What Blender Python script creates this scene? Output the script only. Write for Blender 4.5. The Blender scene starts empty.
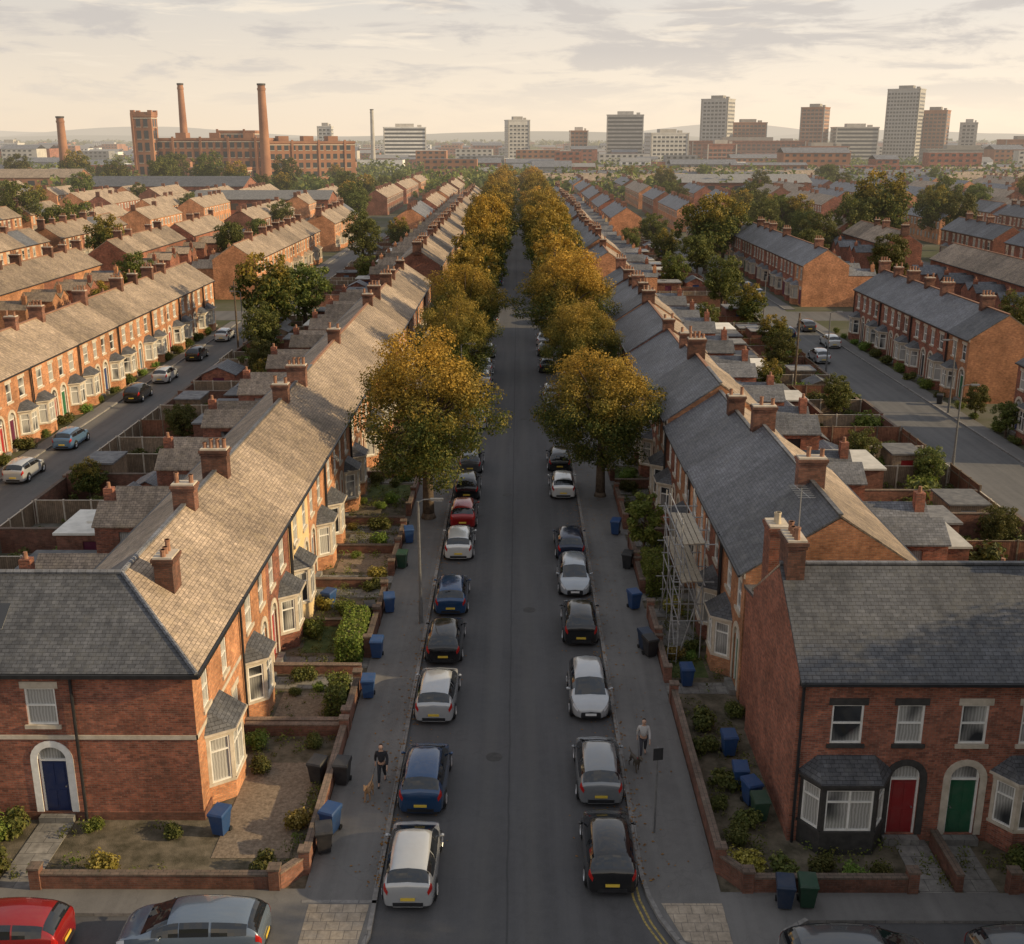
import bpy, math, random
import numpy as np
from mathutils import Vector, Matrix
R=random.Random(7)
scene=bpy.context.scene
COL=scene.collection
rad=math.radians
# ------------------------------------------------------------------ materials
def N(nt,t,**kw):
    n=nt.nodes.new(t)
    for k,v in kw.items(): setattr(n,k,v)
    return n
def L(nt,a,b): nt.links.new(a,b)
def setin(nt,sock,val):
    if hasattr(val,'is_output'): nt.links.new(val,sock)
    else:
        if isinstance(val,(tuple,list)) and len(val)==3 and sock.type=='RGBA': val=(*val,1)
        sock.default_value=val
def math_(nt,op,a,b=None,c=None,clamp=False):
    n=N(nt,'ShaderNodeMath',operation=op); n.use_clamp=clamp
    setin(nt,n.inputs[0],a)
    if b is not None: setin(nt,n.inputs[1],b)
    if c is not None: setin(nt,n.inputs[2],c)
    return n.outputs[0]
def mix(nt,f,a,b,mode='MIX'):
    n=N(nt,'ShaderNodeMix',data_type='RGBA',blend_type=mode)
    setin(nt,n.inputs[0],f); setin(nt,n.inputs[6],a); setin(nt,n.inputs[7],b)
    return n.outputs[2]
def ramp(nt,f,stops):
    n=N(nt,'ShaderNodeValToRGB'); cr=n.color_ramp
    while len(cr.elements)<len(stops): cr.elements.new(0.5)
    for e,(p,c) in zip(cr.elements,stops):
        e.position=p; e.color=(*c,1) if len(c)==3 else c
    setin(nt,n.inputs[0],f); return n.outputs[0]
def mrange(nt,v,a,b,c,d,smooth=False):
    n=N(nt,'ShaderNodeMapRange'); 
    if smooth: n.interpolation_type='SMOOTHSTEP'
    setin(nt,n.inputs[0],v)
    for i,x in enumerate((a,b,c,d)): n.inputs[i+1].default_value=x
    return n.outputs[0]
def noise(nt,vec,scale,detail=4,rough=.55,dist=0):
    n=N(nt,'ShaderNodeTexNoise'); n.inputs['Scale'].default_value=scale
    n.inputs['Detail'].default_value=detail; n.inputs['Roughness'].default_value=rough
    n.inputs['Distortion'].default_value=dist
    if vec is not None: L(nt,vec,n.inputs['Vector'])
    return n.outputs[0]
def vmul(nt,vec,s):
    n=N(nt,'ShaderNodeVectorMath',operation='MULTIPLY'); L(nt,vec,n.inputs[0]); n.inputs[1].default_value=s; return n.outputs[0]
def haze_group():  # distance haze painted into every material as an emissive mix
    g=bpy.data.node_groups.new('painted_haze','ShaderNodeTree')
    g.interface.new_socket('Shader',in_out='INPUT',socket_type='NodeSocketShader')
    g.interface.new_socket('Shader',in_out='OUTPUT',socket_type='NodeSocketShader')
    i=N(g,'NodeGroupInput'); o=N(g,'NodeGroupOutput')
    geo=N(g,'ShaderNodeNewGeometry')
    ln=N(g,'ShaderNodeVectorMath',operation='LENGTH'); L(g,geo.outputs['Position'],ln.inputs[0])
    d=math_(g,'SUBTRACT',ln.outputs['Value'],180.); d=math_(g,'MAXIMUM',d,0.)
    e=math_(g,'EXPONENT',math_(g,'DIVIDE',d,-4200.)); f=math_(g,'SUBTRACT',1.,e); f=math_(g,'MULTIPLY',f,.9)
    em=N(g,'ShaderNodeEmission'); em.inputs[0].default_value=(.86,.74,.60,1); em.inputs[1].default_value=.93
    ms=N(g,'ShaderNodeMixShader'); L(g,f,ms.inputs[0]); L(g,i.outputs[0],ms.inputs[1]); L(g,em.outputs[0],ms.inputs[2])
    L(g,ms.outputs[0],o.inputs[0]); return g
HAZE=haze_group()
MATS={}
def newmat(name):
    m=bpy.data.materials.new(name); m.use_nodes=True; nt=m.node_tree; nt.nodes.clear(); MATS[name]=m
    m.cycles.emission_sampling='NONE'
    return m,nt
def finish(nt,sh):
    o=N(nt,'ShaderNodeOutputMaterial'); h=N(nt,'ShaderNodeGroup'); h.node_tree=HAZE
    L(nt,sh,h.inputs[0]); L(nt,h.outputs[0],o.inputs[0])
def pb(nt,col,rough=.8,metal=0,spec=.4,bump=None,bstr=.5,bdist=.01,coat=0):
    p=N(nt,'ShaderNodeBsdfPrincipled'); setin(nt,p.inputs['Base Color'],col); setin(nt,p.inputs['Roughness'],rough)
    p.inputs['Metallic'].default_value=metal; p.inputs['Specular IOR Level'].default_value=spec
    p.inputs['Coat Weight'].default_value=coat
    if bump is not None:
        b=N(nt,'ShaderNodeBump'); b.inputs['Strength'].default_value=bstr; b.inputs['Distance'].default_value=bdist
        L(nt,bump,b.inputs['Height']); L(nt,b.outputs[0],p.inputs['Normal'])
    return p.outputs[0]
def brick_mat(name,c1,c2,mortar,bw=.225,rh=.075,ms=.006,stain=(.6,1.22),rough=.88,rv=(.74,1.18),bdist=.012,dirt=None,spec=.3,streak=0):
    m,nt=newmat(name); tc=N(nt,'ShaderNodeTexCoord'); oi=N(nt,'ShaderNodeObjectInfo'); geo=N(nt,'ShaderNodeNewGeometry')
    b=N(nt,'ShaderNodeTexBrick'); L(nt,tc.outputs['UV'],b.inputs['Vector'])
    b.inputs['Scale'].default_value=1; b.inputs['Mortar Size'].default_value=ms; b.inputs['Brick Width'].default_value=bw
    b.inputs['Row Height'].default_value=rh; b.inputs['Mortar Smooth'].default_value=.2; b.inputs['Bias'].default_value=-.1
    b.inputs['Color1'].default_value=(*c1,1); b.inputs['Color2'].default_value=(*c2,1); b.inputs['Mortar'].default_value=(*mortar,1)
    P=geo.outputs['Position']
    n1=noise(nt,P,.55,5,.6); n2=noise(nt,P,4.5,4,.65)
    s=math_(nt,'MULTIPLY',mrange(nt,n1,.3,.7,stain[0],stain[1]),mrange(nt,n2,.25,.75,.66,1.32))
    s=math_(nt,'MULTIPLY',s,mrange(nt,oi.outputs['Random'],0,1,rv[0],rv[1]))
    if streak:
        st=noise(nt,vmul(nt,tc.outputs['UV'],(2.2,.16,1)),1.6,4,.65)
        s=math_(nt,'MULTIPLY',s,mrange(nt,st,.35,.65,1-streak,1+streak*.7))
    comb=N(nt,'ShaderNodeCombineColor'); 
    for i in range(3): L(nt,s,comb.inputs[i])
    c=mix(nt,1.,b.outputs['Color'],comb.outputs[0],'MULTIPLY')
    if dirt:
        c=mix(nt,mrange(nt,noise(nt,P,1.7,6,.7),.5,.75,0,.65),c,dirt)
    inv=math_(nt,'SUBTRACT',1.,b.outputs['Fac']); h=math_(nt,'ADD',inv,math_(nt,'MULTIPLY',n2,.6))
    finish(nt,pb(nt,c,rough,spec=spec,bump=h,bstr=.7,bdist=bdist)); return m
brick_mat('brick_red',(.38,.13,.078),(.17,.058,.04),(.23,.18,.14),ms=.008,dirt=(.12,.072,.055))
brick_mat('brick_orange',(.62,.275,.13),(.40,.16,.078),(.34,.26,.18),ms=.008,dirt=(.28,.145,.085))
brick_mat('brick_dark',(.24,.10,.065),(.15,.065,.045),(.16,.125,.10),dirt=(.09,.055,.042))
brick_mat('brick_sooty',(.27,.12,.08),(.15,.075,.055),(.15,.12,.10),ms=.007,stain=(.45,1.2),rv=(.6,1.15),dirt=(.07,.05,.042))
SL=dict(bw=.26,rh=.15,ms=.009,bdist=.02)
brick_mat('slate',(.15,.153,.167),(.098,.10,.11),(.035,.035,.038),stain=(.70,1.25),rough=.56,rv=(.62,1.32),dirt=(.175,.17,.158),spec=.45,streak=.18,**SL)
brick_mat('slate_dark',(.10,.102,.11),(.064,.066,.073),(.022,.022,.024),stain=(.68,1.25),rough=.56,rv=(.95,1.05),dirt=(.12,.118,.11),spec=.4,streak=.18,**SL)
brick_mat('slate_sunlit',(.37,.285,.21),(.25,.195,.148),(.09,.07,.056),stain=(.70,1.22),rough=.72,rv=(.68,1.22),dirt=(.39,.30,.19),spec=.3,streak=.2,**SL)  # same slate with warm sunlight put into its colour
brick_mat('paving',(.24,.225,.205),(.19,.18,.165),(.10,.095,.09),bw=.75,rh=.6,ms=.012,stain=(.7,1.15),rough=.9,rv=(1,1),bdist=.006,dirt=(.12,.11,.10))
brick_mat('tactile',(.38,.315,.24),(.33,.275,.215),(.2,.17,.14),bw=.4,rh=.4,ms=.012,stain=(.8,1.1),rough=.9,rv=(1,1),bdist=.006)
brick_mat('kerbstone',(.25,.235,.22),(.20,.19,.18),(.1,.1,.1),bw=.9,rh=2.,ms=.01,stain=(.8,1.15),rough=.85,rv=(1,1),bdist=.004)
brick_mat('fence_wood',(.28,.20,.135),(.20,.15,.105),(.05,.04,.03),bw=.12,rh=6.,ms=.008,stain=(.7,1.2),rough=.85,bdist=.01)
brick_mat('fence_red',(.27,.12,.07),(.21,.09,.055),(.06,.03,.02),bw=.12,rh=6.,ms=.008,stain=(.7,1.2),rough=.85,bdist=.01)
brick_mat('brick_wall',(.27,.115,.075),(.17,.078,.055),(.18,.145,.12),dirt=(.09,.07,.05))
brick_mat('coping',(.21,.15,.115),(.16,.12,.095),(.09,.075,.065),bw=.3,rh=2.,ms=.01,stain=(.7,1.15),rough=.9,bdist=.006,dirt=(.10,.10,.075))
def noisy(name,c1,c2,sc=3,rough=.85,detail=6,lo=.35,hi=.65,bump=.0,bs=60,objrand=False,spec=.35,metal=0):
    m,nt=newmat(name); geo=N(nt,'ShaderNodeNewGeometry'); n1=noise(nt,geo.outputs['Position'],sc,detail,.62)
    c=ramp(nt,n1,[(lo,c1),(hi,c2)])
    if objrand:
        oi=N(nt,'ShaderNodeObjectInfo'); hs=N(nt,'ShaderNodeHueSaturation'); L(nt,c,hs.inputs['Color']); L(nt,mrange(nt,oi.outputs['Random'],0,1,.6,1.25),hs.inputs['Value']); c=hs.outputs[0]
    bn=noise(nt,geo.outputs['Position'],bs,3) if bump>0 else None
    finish(nt,pb(nt,c,rough,metal=metal,spec=spec,bump=bn,bstr=.6,bdist=bump)); return m
noisy('stone',(.42,.36,.28),(.58,.51,.42),3,.85)
noisy('stone_dark',(.035,.033,.032),(.06,.056,.052),4,.6)
noisy('render_cream',(.60,.42,.21),(.70,.53,.30),1.2,.85)
noisy('white_paint',(.68,.66,.61),(.82,.80,.76),4,.45)
noisy('black_paint',(.018,.018,.02),(.03,.03,.032),4,.4)
noisy('terracotta',(.22,.11,.07),(.34,.185,.12),5,.85)
noisy('pot_cream',(.48,.40,.28),(.60,.50,.36),5,.8)
noisy('galvanised',(.36,.36,.36),(.48,.48,.47),8,.4,metal=.6)
noisy('scaffold_steel',(.20,.20,.20),(.34,.335,.325),6,.5)
noisy('lamp_grey',(.11,.11,.11),(.16,.16,.16),8,.5)
noisy('scaffold_board',(.30,.25,.18),(.40,.335,.25),6,.8)
noisy('felt_roof',(.13,.13,.135),(.24,.235,.23),2,.85,objrand=True)
noisy('pale_roof',(.52,.50,.45),(.68,.65,.59),1.3,.8,objrand=True)
noisy('concrete',(.33,.31,.28),(.44,.41,.37),.3,.85,objrand=True)
noisy('pale_cladding',(.52,.50,.47),(.66,.64,.61),.3,.7,objrand=True)
noisy('bark',(.07,.05,.035),(.14,.105,.075),5,.9,bump=.02,bs=18)
noisy('soil',(.06,.052,.032),(.17,.14,.10),1.6,.95,bump=.03,bs=25)
noisy('yard_mix',(.06,.065,.03),(.22,.20,.17),.6,.95,bump=.03,bs=25)
noisy('gravel',(.14,.105,.075),(.28,.215,.155),9,.95,bump=.03,bs=45)
noisy('grass',(.05,.075,.022),(.11,.13,.045),2.5,.95,bump=.04,bs=40)
noisy('rubber',(.012,.012,.012),(.022,.022,.022),20,.75)
noisy('alloy',(.45,.45,.46),(.55,.55,.56),20,.3,metal=.85)
noisy('mill_brick',(.25,.115,.07),(.37,.185,.108),.12,.9)
noisy('skin',(.45,.27,.19),(.5,.31,.22),9,.55)
noisy('hill_ground',(.10,.11,.085),(.16,.16,.12),.004,.95)
noisy('yellow_line',(.13,.11,.06),(.42,.31,.09),9,.8,lo=.36,hi=.62)
noisy('plate_yellow',(.62,.44,.06),(.68,.48,.07),5,.4)
noisy('plate_white',(.72,.72,.7),(.78,.78,.76),5,.4)
noisy('tail_red',(.32,.01,.008),(.42,.015,.01),20,.12,spec=.7)
noisy('lamp_clear',(.62,.64,.66),(.75,.77,.8),20,.08,spec=.8)
def paint(name,rough,coat,metal=0,dirt=.12):
    m,nt=newmat(name); oi=N(nt,'ShaderNodeObjectInfo'); geo=N(nt,'ShaderNodeNewGeometry')
    n=noise(nt,geo.outputs['Position'],2.4,5,.65)
    c=mix(nt,mrange(nt,n,.45,.8,0,dirt*2.4),oi.outputs['Color'],(.16,.14,.12))
    finish(nt,pb(nt,c,rough,metal=metal,spec=.5,coat=coat)); return m
paint('car_paint',.22,1.,.35,.05); paint('matt_paint',.5,0,dirt=.1); paint('cloth',.95,0,dirt=.06)
m,nt=newmat('car_glass'); finish(nt,pb(nt,(.012,.014,.017),.03,spec=1.))
m,nt=newmat('window_glass'); tc=N(nt,'ShaderNodeTexCoord'); oi=N(nt,'ShaderNodeObjectInfo'); geo=N(nt,'ShaderNodeNewGeometry')
w=N(nt,'ShaderNodeTexWave',wave_type='BANDS',bands_direction='X'); w.inputs['Scale'].default_value=3.0; w.inputs['Distortion'].default_value=3.5; w.inputs['Detail'].default_value=3
L(nt,tc.outputs['UV'],w.inputs['Vector'])
cur=ramp(nt,w.outputs['Fac'],[(.0,(.30,.29,.27)),(1.,(.46,.45,.42))])
sel=noise(nt,vmul(nt,geo.outputs['Position'],(.9,.9,.6)),1.0,1,.5)
f=mrange(nt,math_(nt,'ADD',sel,math_(nt,'MULTIPLY',oi.outputs['Random'],.3)),.48,.66,0,1)
c=mix(nt,f,(.03,.032,.035),cur)
finish(nt,pb(nt,c,.07,spec=.9))
m,nt=newmat('far_glass'); finish(nt,pb(nt,(.04,.045,.05),.25,spec=.6))
def asphalt(name,a,b,seam=False):
    m,nt=newmat(name); geo=N(nt,'ShaderNodeNewGeometry'); P=geo.outputs['Position']
    n1=noise(nt,P,.18,6,.6); n2=noise(nt,P,2.2,6,.7); n3=noise(nt,P,40,2)
    c=ramp(nt,n1,[(.3,a),(.7,b)])
    c=mix(nt,mrange(nt,n2,.4,.75,0,.35),c,tuple(x*1.4 for x in b))
    c=mix(nt,mrange(nt,n3,.4,.7,0,.3),c,tuple(x*.5 for x in a))
    st=noise(nt,vmul(nt,P,(1.3,.05,1)),1,4,.6)
    c=mix(nt,mrange(nt,st,.42,.62,0,.4),c,tuple(x*1.3 for x in b))
    v=N(nt,'ShaderNodeTexVoronoi',feature='DISTANCE_TO_EDGE'); v.inputs['Scale'].default_value=.22; 
    dv=N(nt,'ShaderNodeVectorMath',operation='ADD'); L(nt,P,dv.inputs[0])
    nn=N(nt,'ShaderNodeTexNoise'); nn.inputs['Scale'].default_value=1.2; L(nt,P,nn.inputs['Vector']); sc=vmul(nt,nn.outputs['Color'],(1.6,1.6,1.6)); L(nt,sc,dv.inputs[1])
    L(nt,dv.outputs[0],v.inputs['Vector'])
    cr=mrange(nt,v.outputs['Distance'],0,.008,.16,0)
    c=mix(nt,cr,c,(.03,.03,.03))
    v2=N(nt,'ShaderNodeTexVoronoi',distance='CHEBYCHEV'); v2.inputs['Scale'].default_value=.16; v2.inputs['Randomness'].default_value=.9; L(nt,P,v2.inputs['Vector'])
    sp=N(nt,'ShaderNodeSeparateColor'); L(nt,v2.outputs['Color'],sp.inputs[0])
    pf=math_(nt,'MULTIPLY',math_(nt,'GREATER_THAN',sp.outputs[0],.78),math_(nt,'LESS_THAN',v2.outputs['Distance'],.18))
    c=mix(nt,math_(nt,'MULTIPLY',pf,.3),c,tuple(x*.7 for x in a))
    if seam:
        sx=N(nt,'ShaderNodeSeparateXYZ'); L(nt,P,sx.inputs[0])
        xx=math_(nt,'ADD',sx.outputs[0],math_(nt,'MULTIPLY',noise(nt,P,.5,3),.12))
        ab=math_(nt,'ABSOLUTE',math_(nt,'ADD',xx,.25))
        c=mix(nt,mrange(nt,ab,.015,.05,.5,0),c,(.025,.025,.025))
        c=mix(nt,mrange(nt,math_(nt,'ABSOLUTE',math_(nt,'SUBTRACT',ab,.8)),0,.5,.3,0,True),c,(.12,.115,.108))
    finish(nt,pb(nt,c,.8,spec=.35,bump=n3,bstr=.4,bdist=.01)); return m
asphalt('asphalt',(.070,.069,.071),(.088,.086,.087),True)
asphalt('asphalt_side',(.092,.09,.088),(.13,.125,.12))
asphalt('footway',(.118,.112,.107),(.155,.148,.14))
m,nt=newmat('ground'); geo=N(nt,'ShaderNodeNewGeometry'); P=geo.outputs['Position']
a=noise(nt,P,.05,6,.65); b=noise(nt,P,.4,6,.7)
c=ramp(nt,a,[(.38,(.06,.07,.03)),(.5,(.11,.10,.07)),(.62,(.15,.14,.12))])
c=mix(nt,mrange(nt,b,.4,.65,0,.8),c,(.065,.075,.03)); finish(nt,pb(nt,c,.95,spec=.2))
def leafmat(name,stops,gold=None):
    m,nt=newmat(name); geo=N(nt,'ShaderNodeNewGeometry'); tc=N(nt,'ShaderNodeTexCoord'); oi=N(nt,'ShaderNodeObjectInfo')
    r=geo.outputs['Random Per Island']; n=noise(nt,tc.outputs['Object'],.5,3,.6)
    c=ramp(nt,math_(nt,'ADD',math_(nt,'MULTIPLY',r,.55),math_(nt,'MULTIPLY',n,.45)),stops)
    if gold:
        sx=N(nt,'ShaderNodeSeparateXYZ'); L(nt,tc.outputs['Object'],sx.inputs[0])
        hz=mrange(nt,math_(nt,'ADD',sx.outputs[2],math_(nt,'MULTIPLY',math_(nt,'SUBTRACT',n,.5),10.)),6.0,10.6,0,1)
        hz=math_(nt,'ADD',hz,math_(nt,'MULTIPLY',math_(nt,'SUBTRACT',r,.5),.3),clamp=True)
        hz=math_(nt,'MULTIPLY',hz,mrange(nt,oi.outputs['Random'],0,1,.45,.95))
        g=ramp(nt,r,gold); c=mix(nt,hz,c,g)
    else:
        hs=N(nt,'ShaderNodeHueSaturation'); L(nt,c,hs.inputs['Color']); L(nt,mrange(nt,oi.outputs['Random'],0,1,.46,.51),hs.inputs['Hue']); L(nt,mrange(nt,oi.outputs['Random'],0,1,.8,1.35),hs.inputs['Value']); c=hs.outputs[0]
    p=pb(nt,c,.6,spec=.25); t=N(nt,'ShaderNodeBsdfTranslucent'); L(nt,c,t.inputs[0])
    ms=N(nt,'ShaderNodeMixShader'); ms.inputs[0].default_value=.33; L(nt,p,ms.inputs[1]); L(nt,t.outputs[0],ms.inputs[2])
    finish(nt,ms.outputs[0]); return m
leafmat('leaf_autumn',[(.2,(.045,.066,.016)),(.5,(.088,.112,.025)),(.8,(.16,.16,.035))],[(0,(.34,.19,.03)),(.5,(.54,.31,.045)),(1,(.68,.42,.075))])
leafmat('leaf_green',[(.2,(.052,.072,.018)),(.5,(.10,.12,.03)),(.8,(.18,.18,.045))])
leafmat('leaf_bright',[(.2,(.08,.14,.022)),(.5,(.14,.21,.038)),(.8,(.24,.28,.07))])
leafmat('leaf_yellow',[(.2,(.14,.13,.02)),(.5,(.30,.26,.04)),(.8,(.42,.38,.12))])
leafmat('leaf_fallen',[(.2,(.20,.11,.02)),(.5,(.30,.17,.03)),(.8,(.40,.25,.05))])
# ------------------------------------------------------------------ mesh builder
class MB:
    def __init__(s): s.v=[];s.f=[];s.m=[]
    def face(s,pts,mi=0):
        b=len(s.v); s.v+= [tuple(p) for p in pts]; s.f.append(tuple(range(b,b+len(pts)))); s.m.append(mi)
    def lbox(s,fr,u0,u1,d0,d1,z0,z1,mi=0):
        ax,ay,tx,ty=fr; P=lambda u,d,z:(ax+tx*u-ty*d, ay+ty*u+tx*d, z)
        b=len(s.v)
        s.v+=[P(u0,d0,z0),P(u1,d0,z0),P(u1,d1,z0),P(u0,d1,z0),P(u0,d0,z1),P(u1,d0,z1),P(u1,d1,z1),P(u0,d1,z1)]
        for f in ((0,3,2,1),(4,5,6,7),(0,1,5,4),(1,2,6,5),(2,3,7,6),(3,0,4,7)):
            s.f.append(tuple(b+i for i in f)); s.m.append(mi)
    def box(s,x0,x1,y0,y1,z0,z1,mi=0): s.lbox((0,0,1,0),x0,x1,y0,y1,z0,z1,mi)
    def lquad(s,fr,u0,u1,d,z0,z1,mi=0):
        ax,ay,tx,ty=fr; P=lambda u,z:(ax+tx*u-ty*d, ay+ty*u+tx*d, z)
        s.face([P(u0,z0),P(u1,z0),P(u1,z1),P(u0,z1)],mi)
    def wall(s,a,b,z0,z1,ops=(),depth=.12,mi=0):
        w=math.dist(a,b); t=((b[0]-a[0])/w,(b[1]-a[1])/w); fr=(a[0],a[1],t[0],t[1])
        us=sorted({0,w,*[o[0] for o in ops],*[o[1] for o in ops]}); zs=sorted({z0,z1,*[o[2] for o in ops],*[o[3] for o in ops]})
        for i in range(len(us)-1):
            for j in range(len(zs)-1):
                cu=(us[i]+us[i+1])/2; cz=(zs[j]+zs[j+1])/2
                if any(o[0]<cu<o[1] and o[2]<cz<o[3] for o in ops): continue
                s.lquad(fr,us[i],us[i+1],0,zs[j],zs[j+1],mi)
        P=lambda u,d,z:(fr[0]+fr[2]*u-fr[3]*d, fr[1]+fr[3]*u+fr[2]*d, z)
        for (u0,u1,a0,a1) in ops:
            s.face([P(u0,0,a0),P(u0,depth,a0),P(u0,depth,a1),P(u0,0,a1)],mi)
            s.face([P(u1,depth,a0),P(u1,0,a0),P(u1,0,a1),P(u1,depth,a1)],mi)
            s.face([P(u0,0,a0),P(u1,0,a0),P(u1,depth,a0),P(u0,depth,a0)],mi)
            s.face([P(u0,depth,a1),P(u1,depth,a1),P(u1,0,a1),P(u0,0,a1)],mi)
        return fr
    def cyl(s,p0,p1,r0,r1,n=8,mi=0,cap=True):
        p0=Vector(p0);p1=Vector(p1);d=(p1-p0).normalized(); a=d.orthogonal().normalized(); b=d.cross(a)
        k=len(s.v)
        for p,r in((p0,r0),(p1,r1)):
            for i in range(n):
                t=2*math.pi*i/n; s.v.append(tuple(p+a*math.cos(t)*r+b*math.sin(t)*r))
        for i in range(n):
            j=(i+1)%n; s.f.append((k+i,k+j,k+n+j,k+n+i)); s.m.append(mi)
        if cap:
            s.f.append(tuple(k+n+i for i in range(n))); s.m.append(mi)
            s.f.append(tuple(k+i for i in reversed(range(n)))); s.m.append(mi)
    def slab(s,pts,t,mi=0,mi2=None):
        if mi2 is None: mi2=mi
        s.face(pts,mi); lo=[(p[0],p[1],p[2]-t) for p in pts]; s.face(lo[::-1],mi2)
        n=len(pts)
        for i in range(n):
            j=(i+1)%n; s.face([lo[i],lo[j],pts[j],pts[i]],mi2)
    def mirror(s,w):
        s.v=[(w-p[0],p[1],p[2]) for p in s.v]; s.f=[tuple(reversed(f)) for f in s.f]; return s
    def mesh(s,name,mats,smooth=False,sharp=None):
        me=bpy.data.meshes.new(name); me.from_pydata(s.v,[],s.f)
        for mm in mats: me.materials.append(MATS[mm])
        me.polygons.foreach_set('material_index',s.m)
        uv=me.uv_layers.new(name='UVMap'); n=len(me.loops); arr=np.zeros((n,2)); li=0
        V=np.array(s.v)
        for p in me.polygons:
            nx,ny,nz=p.normal; 
            if abs(nz)>.96 or (nx*nx+ny*ny)<1e-9: t=(1,0,0); q=(0,1,0)
            else:
                l=math.hypot(nx,ny); t=(-ny/l,nx/l,0); q=(-nz*t[1],nz*t[0],nx*t[1]-ny*t[0])
            pts=V[list(p.vertices)]
            k=p.loop_start; arr[k:k+len(pts),0]=pts@np.array(t); arr[k:k+len(pts),1]=pts@np.array(q)
        uv.data.foreach_set('uv',arr.ravel())
        if smooth:
            me.polygons.foreach_set('use_smooth',[True]*len(me.polygons))
            if sharp: me.set_sharp_from_angle(angle=rad(sharp))
        me.update(); return me
# ------------------------------------------------------------------ object helpers
def meta(o,label,cat,group=None,kind=None):
    o['label']=label; o['category']=cat
    if group:o['group']=group
    if kind:o['kind']=kind
def link(name,data,parent=None,color=None):
    o=bpy.data.objects.new(name,data); COL.objects.link(o)
    if parent: o.parent=parent
    if color: o.color=(*color,1)
    return o
def solo(name,me,loc=(0,0,0),rz=0,label='',cat='',group=None,color=None,sc=1,kind=None):
    o=link(name,me,None,color); o.location=loc; o.rotation_euler=(0,0,rz)
    o.scale=(sc,)*3 if not isinstance(sc,tuple) else sc
    meta(o,label,cat,group,kind); return o
def structure(name,me,label=None,kind='structure'):
    o=link(name,me); o['kind']=kind; o['label']=label or name.replace('_',' ')+' seen along the terraced streets'; o['category']=name.replace('_',' '); return o
def inst(kit,name,loc,rz,label,cat,group=None,colors={},skip=(),sc=1,labels={}):
    r=link(name,None); r.location=loc; r.rotation_euler=(0,0,rz); r.scale=(sc,)*3 if not isinstance(sc,tuple) else sc
    r.empty_display_size=.3; meta(r,label,cat,group); objs=[]
    for (pn,me,par,key) in kit:
        if key in skip or (par>=0 and objs[par] is None): objs.append(None); continue
        o=link(pn,me,r if par<0 else objs[par],colors.get(key))
        if key in labels: o['label']=labels[key]
        objs.append(o)
    return r
# ------------------------------------------------------------------ houses
def win_parts(fr,u0,u1,z0,z1,dep=.11):
    g=MB(); g.lquad(fr,u0,u1,dep-.015,z0,z1)
    f=MB(); t=.065; d0,d1=dep-.075,dep-.01
    f.lbox(fr,u0,u0+t,d0,d1,z0,z1); f.lbox(fr,u1-t,u1,d0,d1,z0,z1)
    f.lbox(fr,u0+t,u1-t,d0,d1,z0,z0+t); f.lbox(fr,u0+t,u1-t,d0,d1,z1-t,z1)
    zm=z0+(z1-z0)*.52; f.lbox(fr,u0+t,u1-t,d0+.01,d1,zm-.03,zm+.03)
    s=MB(); s.lbox(fr,u0-.1,u1+.1,-.07,.03,z0-.13,z0+.012)
    l=MB(); l.lbox(fr,u0-.12,u1+.12,-.025,.02,z1-.01,z1+.24)
    return g,f,s,l
def merge(*mbs):
    o=MB()
    for mb,off in mbs:
        b=len(o.v); o.v+=mb.v; o.f+=[tuple(i+b for i in f) for f in mb.f]; o.m+=[k+off for k in mb.m]
    return o
def bay_parts(x0,x1,proj=.8,zb=.85,zt=2.5,ztop=3.35):
    pts=[(x0,0),(x0+.55,-proj),(x1-.55,-proj),(x1,0)]
    base=MB();fr_=MB();gl=MB();ro=MB()
    for i in range(3):
        a,b=pts[i],pts[i+1]; w=math.dist(a,b); fr=(a[0],a[1],(b[0]-a[0])/w,(b[1]-a[1])/w)
        base.lbox(fr,0,w,0,.2,0,zb,0)
        base.lbox(fr,-.03,w+.03,-.05,.22,zb,zb+.1,1)
        base.lbox(fr,0,.12,-.01,.15,zb+.1,zt,1); base.lbox(fr,w-.12,w,-.012,.15,zb+.1,zt,1)
        base.lbox(fr,-.02,w+.02,-.03,.2,zt,zt+.28,1)
        gl.lquad(fr,.12,w-.12,.08,zb+.1,zt)
        u0,u1=.12,w-.12;t=.055
        fr_.lbox(fr,u0,u0+t,.02,.075,zb+.1,zt); fr_.lbox(fr,u1-t,u1,.02,.075,zb+.1,zt)
        fr_.lbox(fr,u0+t,u1-t,.02,.075,zb+.1,zb+.1+t); fr_.lbox(fr,u0+t,u1-t,.02,.075,zt-t,zt)
        zm=zb+.1+(zt-zb)*.66; fr_.lbox(fr,u0+t,u1-t,.025,.07,zm-.03,zm+.03)
        if w>1.1: fr_.lbox(fr,(u0+u1)/2-.035,(u0+u1)/2+.035,.015,.07,zb+.1+t,zt-t)
    e=.16; z=zt+.28
    A=(x0-e*.9,0,z);B=(x0+.55-e*.6,-proj-e,z);C=(x1-.55+e*.6,-proj-e,z);D=(x1+e*.9,0,z)
    T0=(x0+.5,0.02,ztop);T1=(x1-.5,0.02,ztop)
    for f in ([A,B,T0],[B,C,T1,T0],[C,D,T1],[A,D,C,B]): ro.face(f)
    for p,q in((A,B),(B,C),(C,D)):
        w=math.dist(p[:2],q[:2]); ro.lbox((p[0],p[1],(q[0]-p[0])/w,(q[1]-p[1])/w),0,w,-.04,.05,z-.09,z-.002,1)
    return base,fr_,gl,ro
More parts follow.
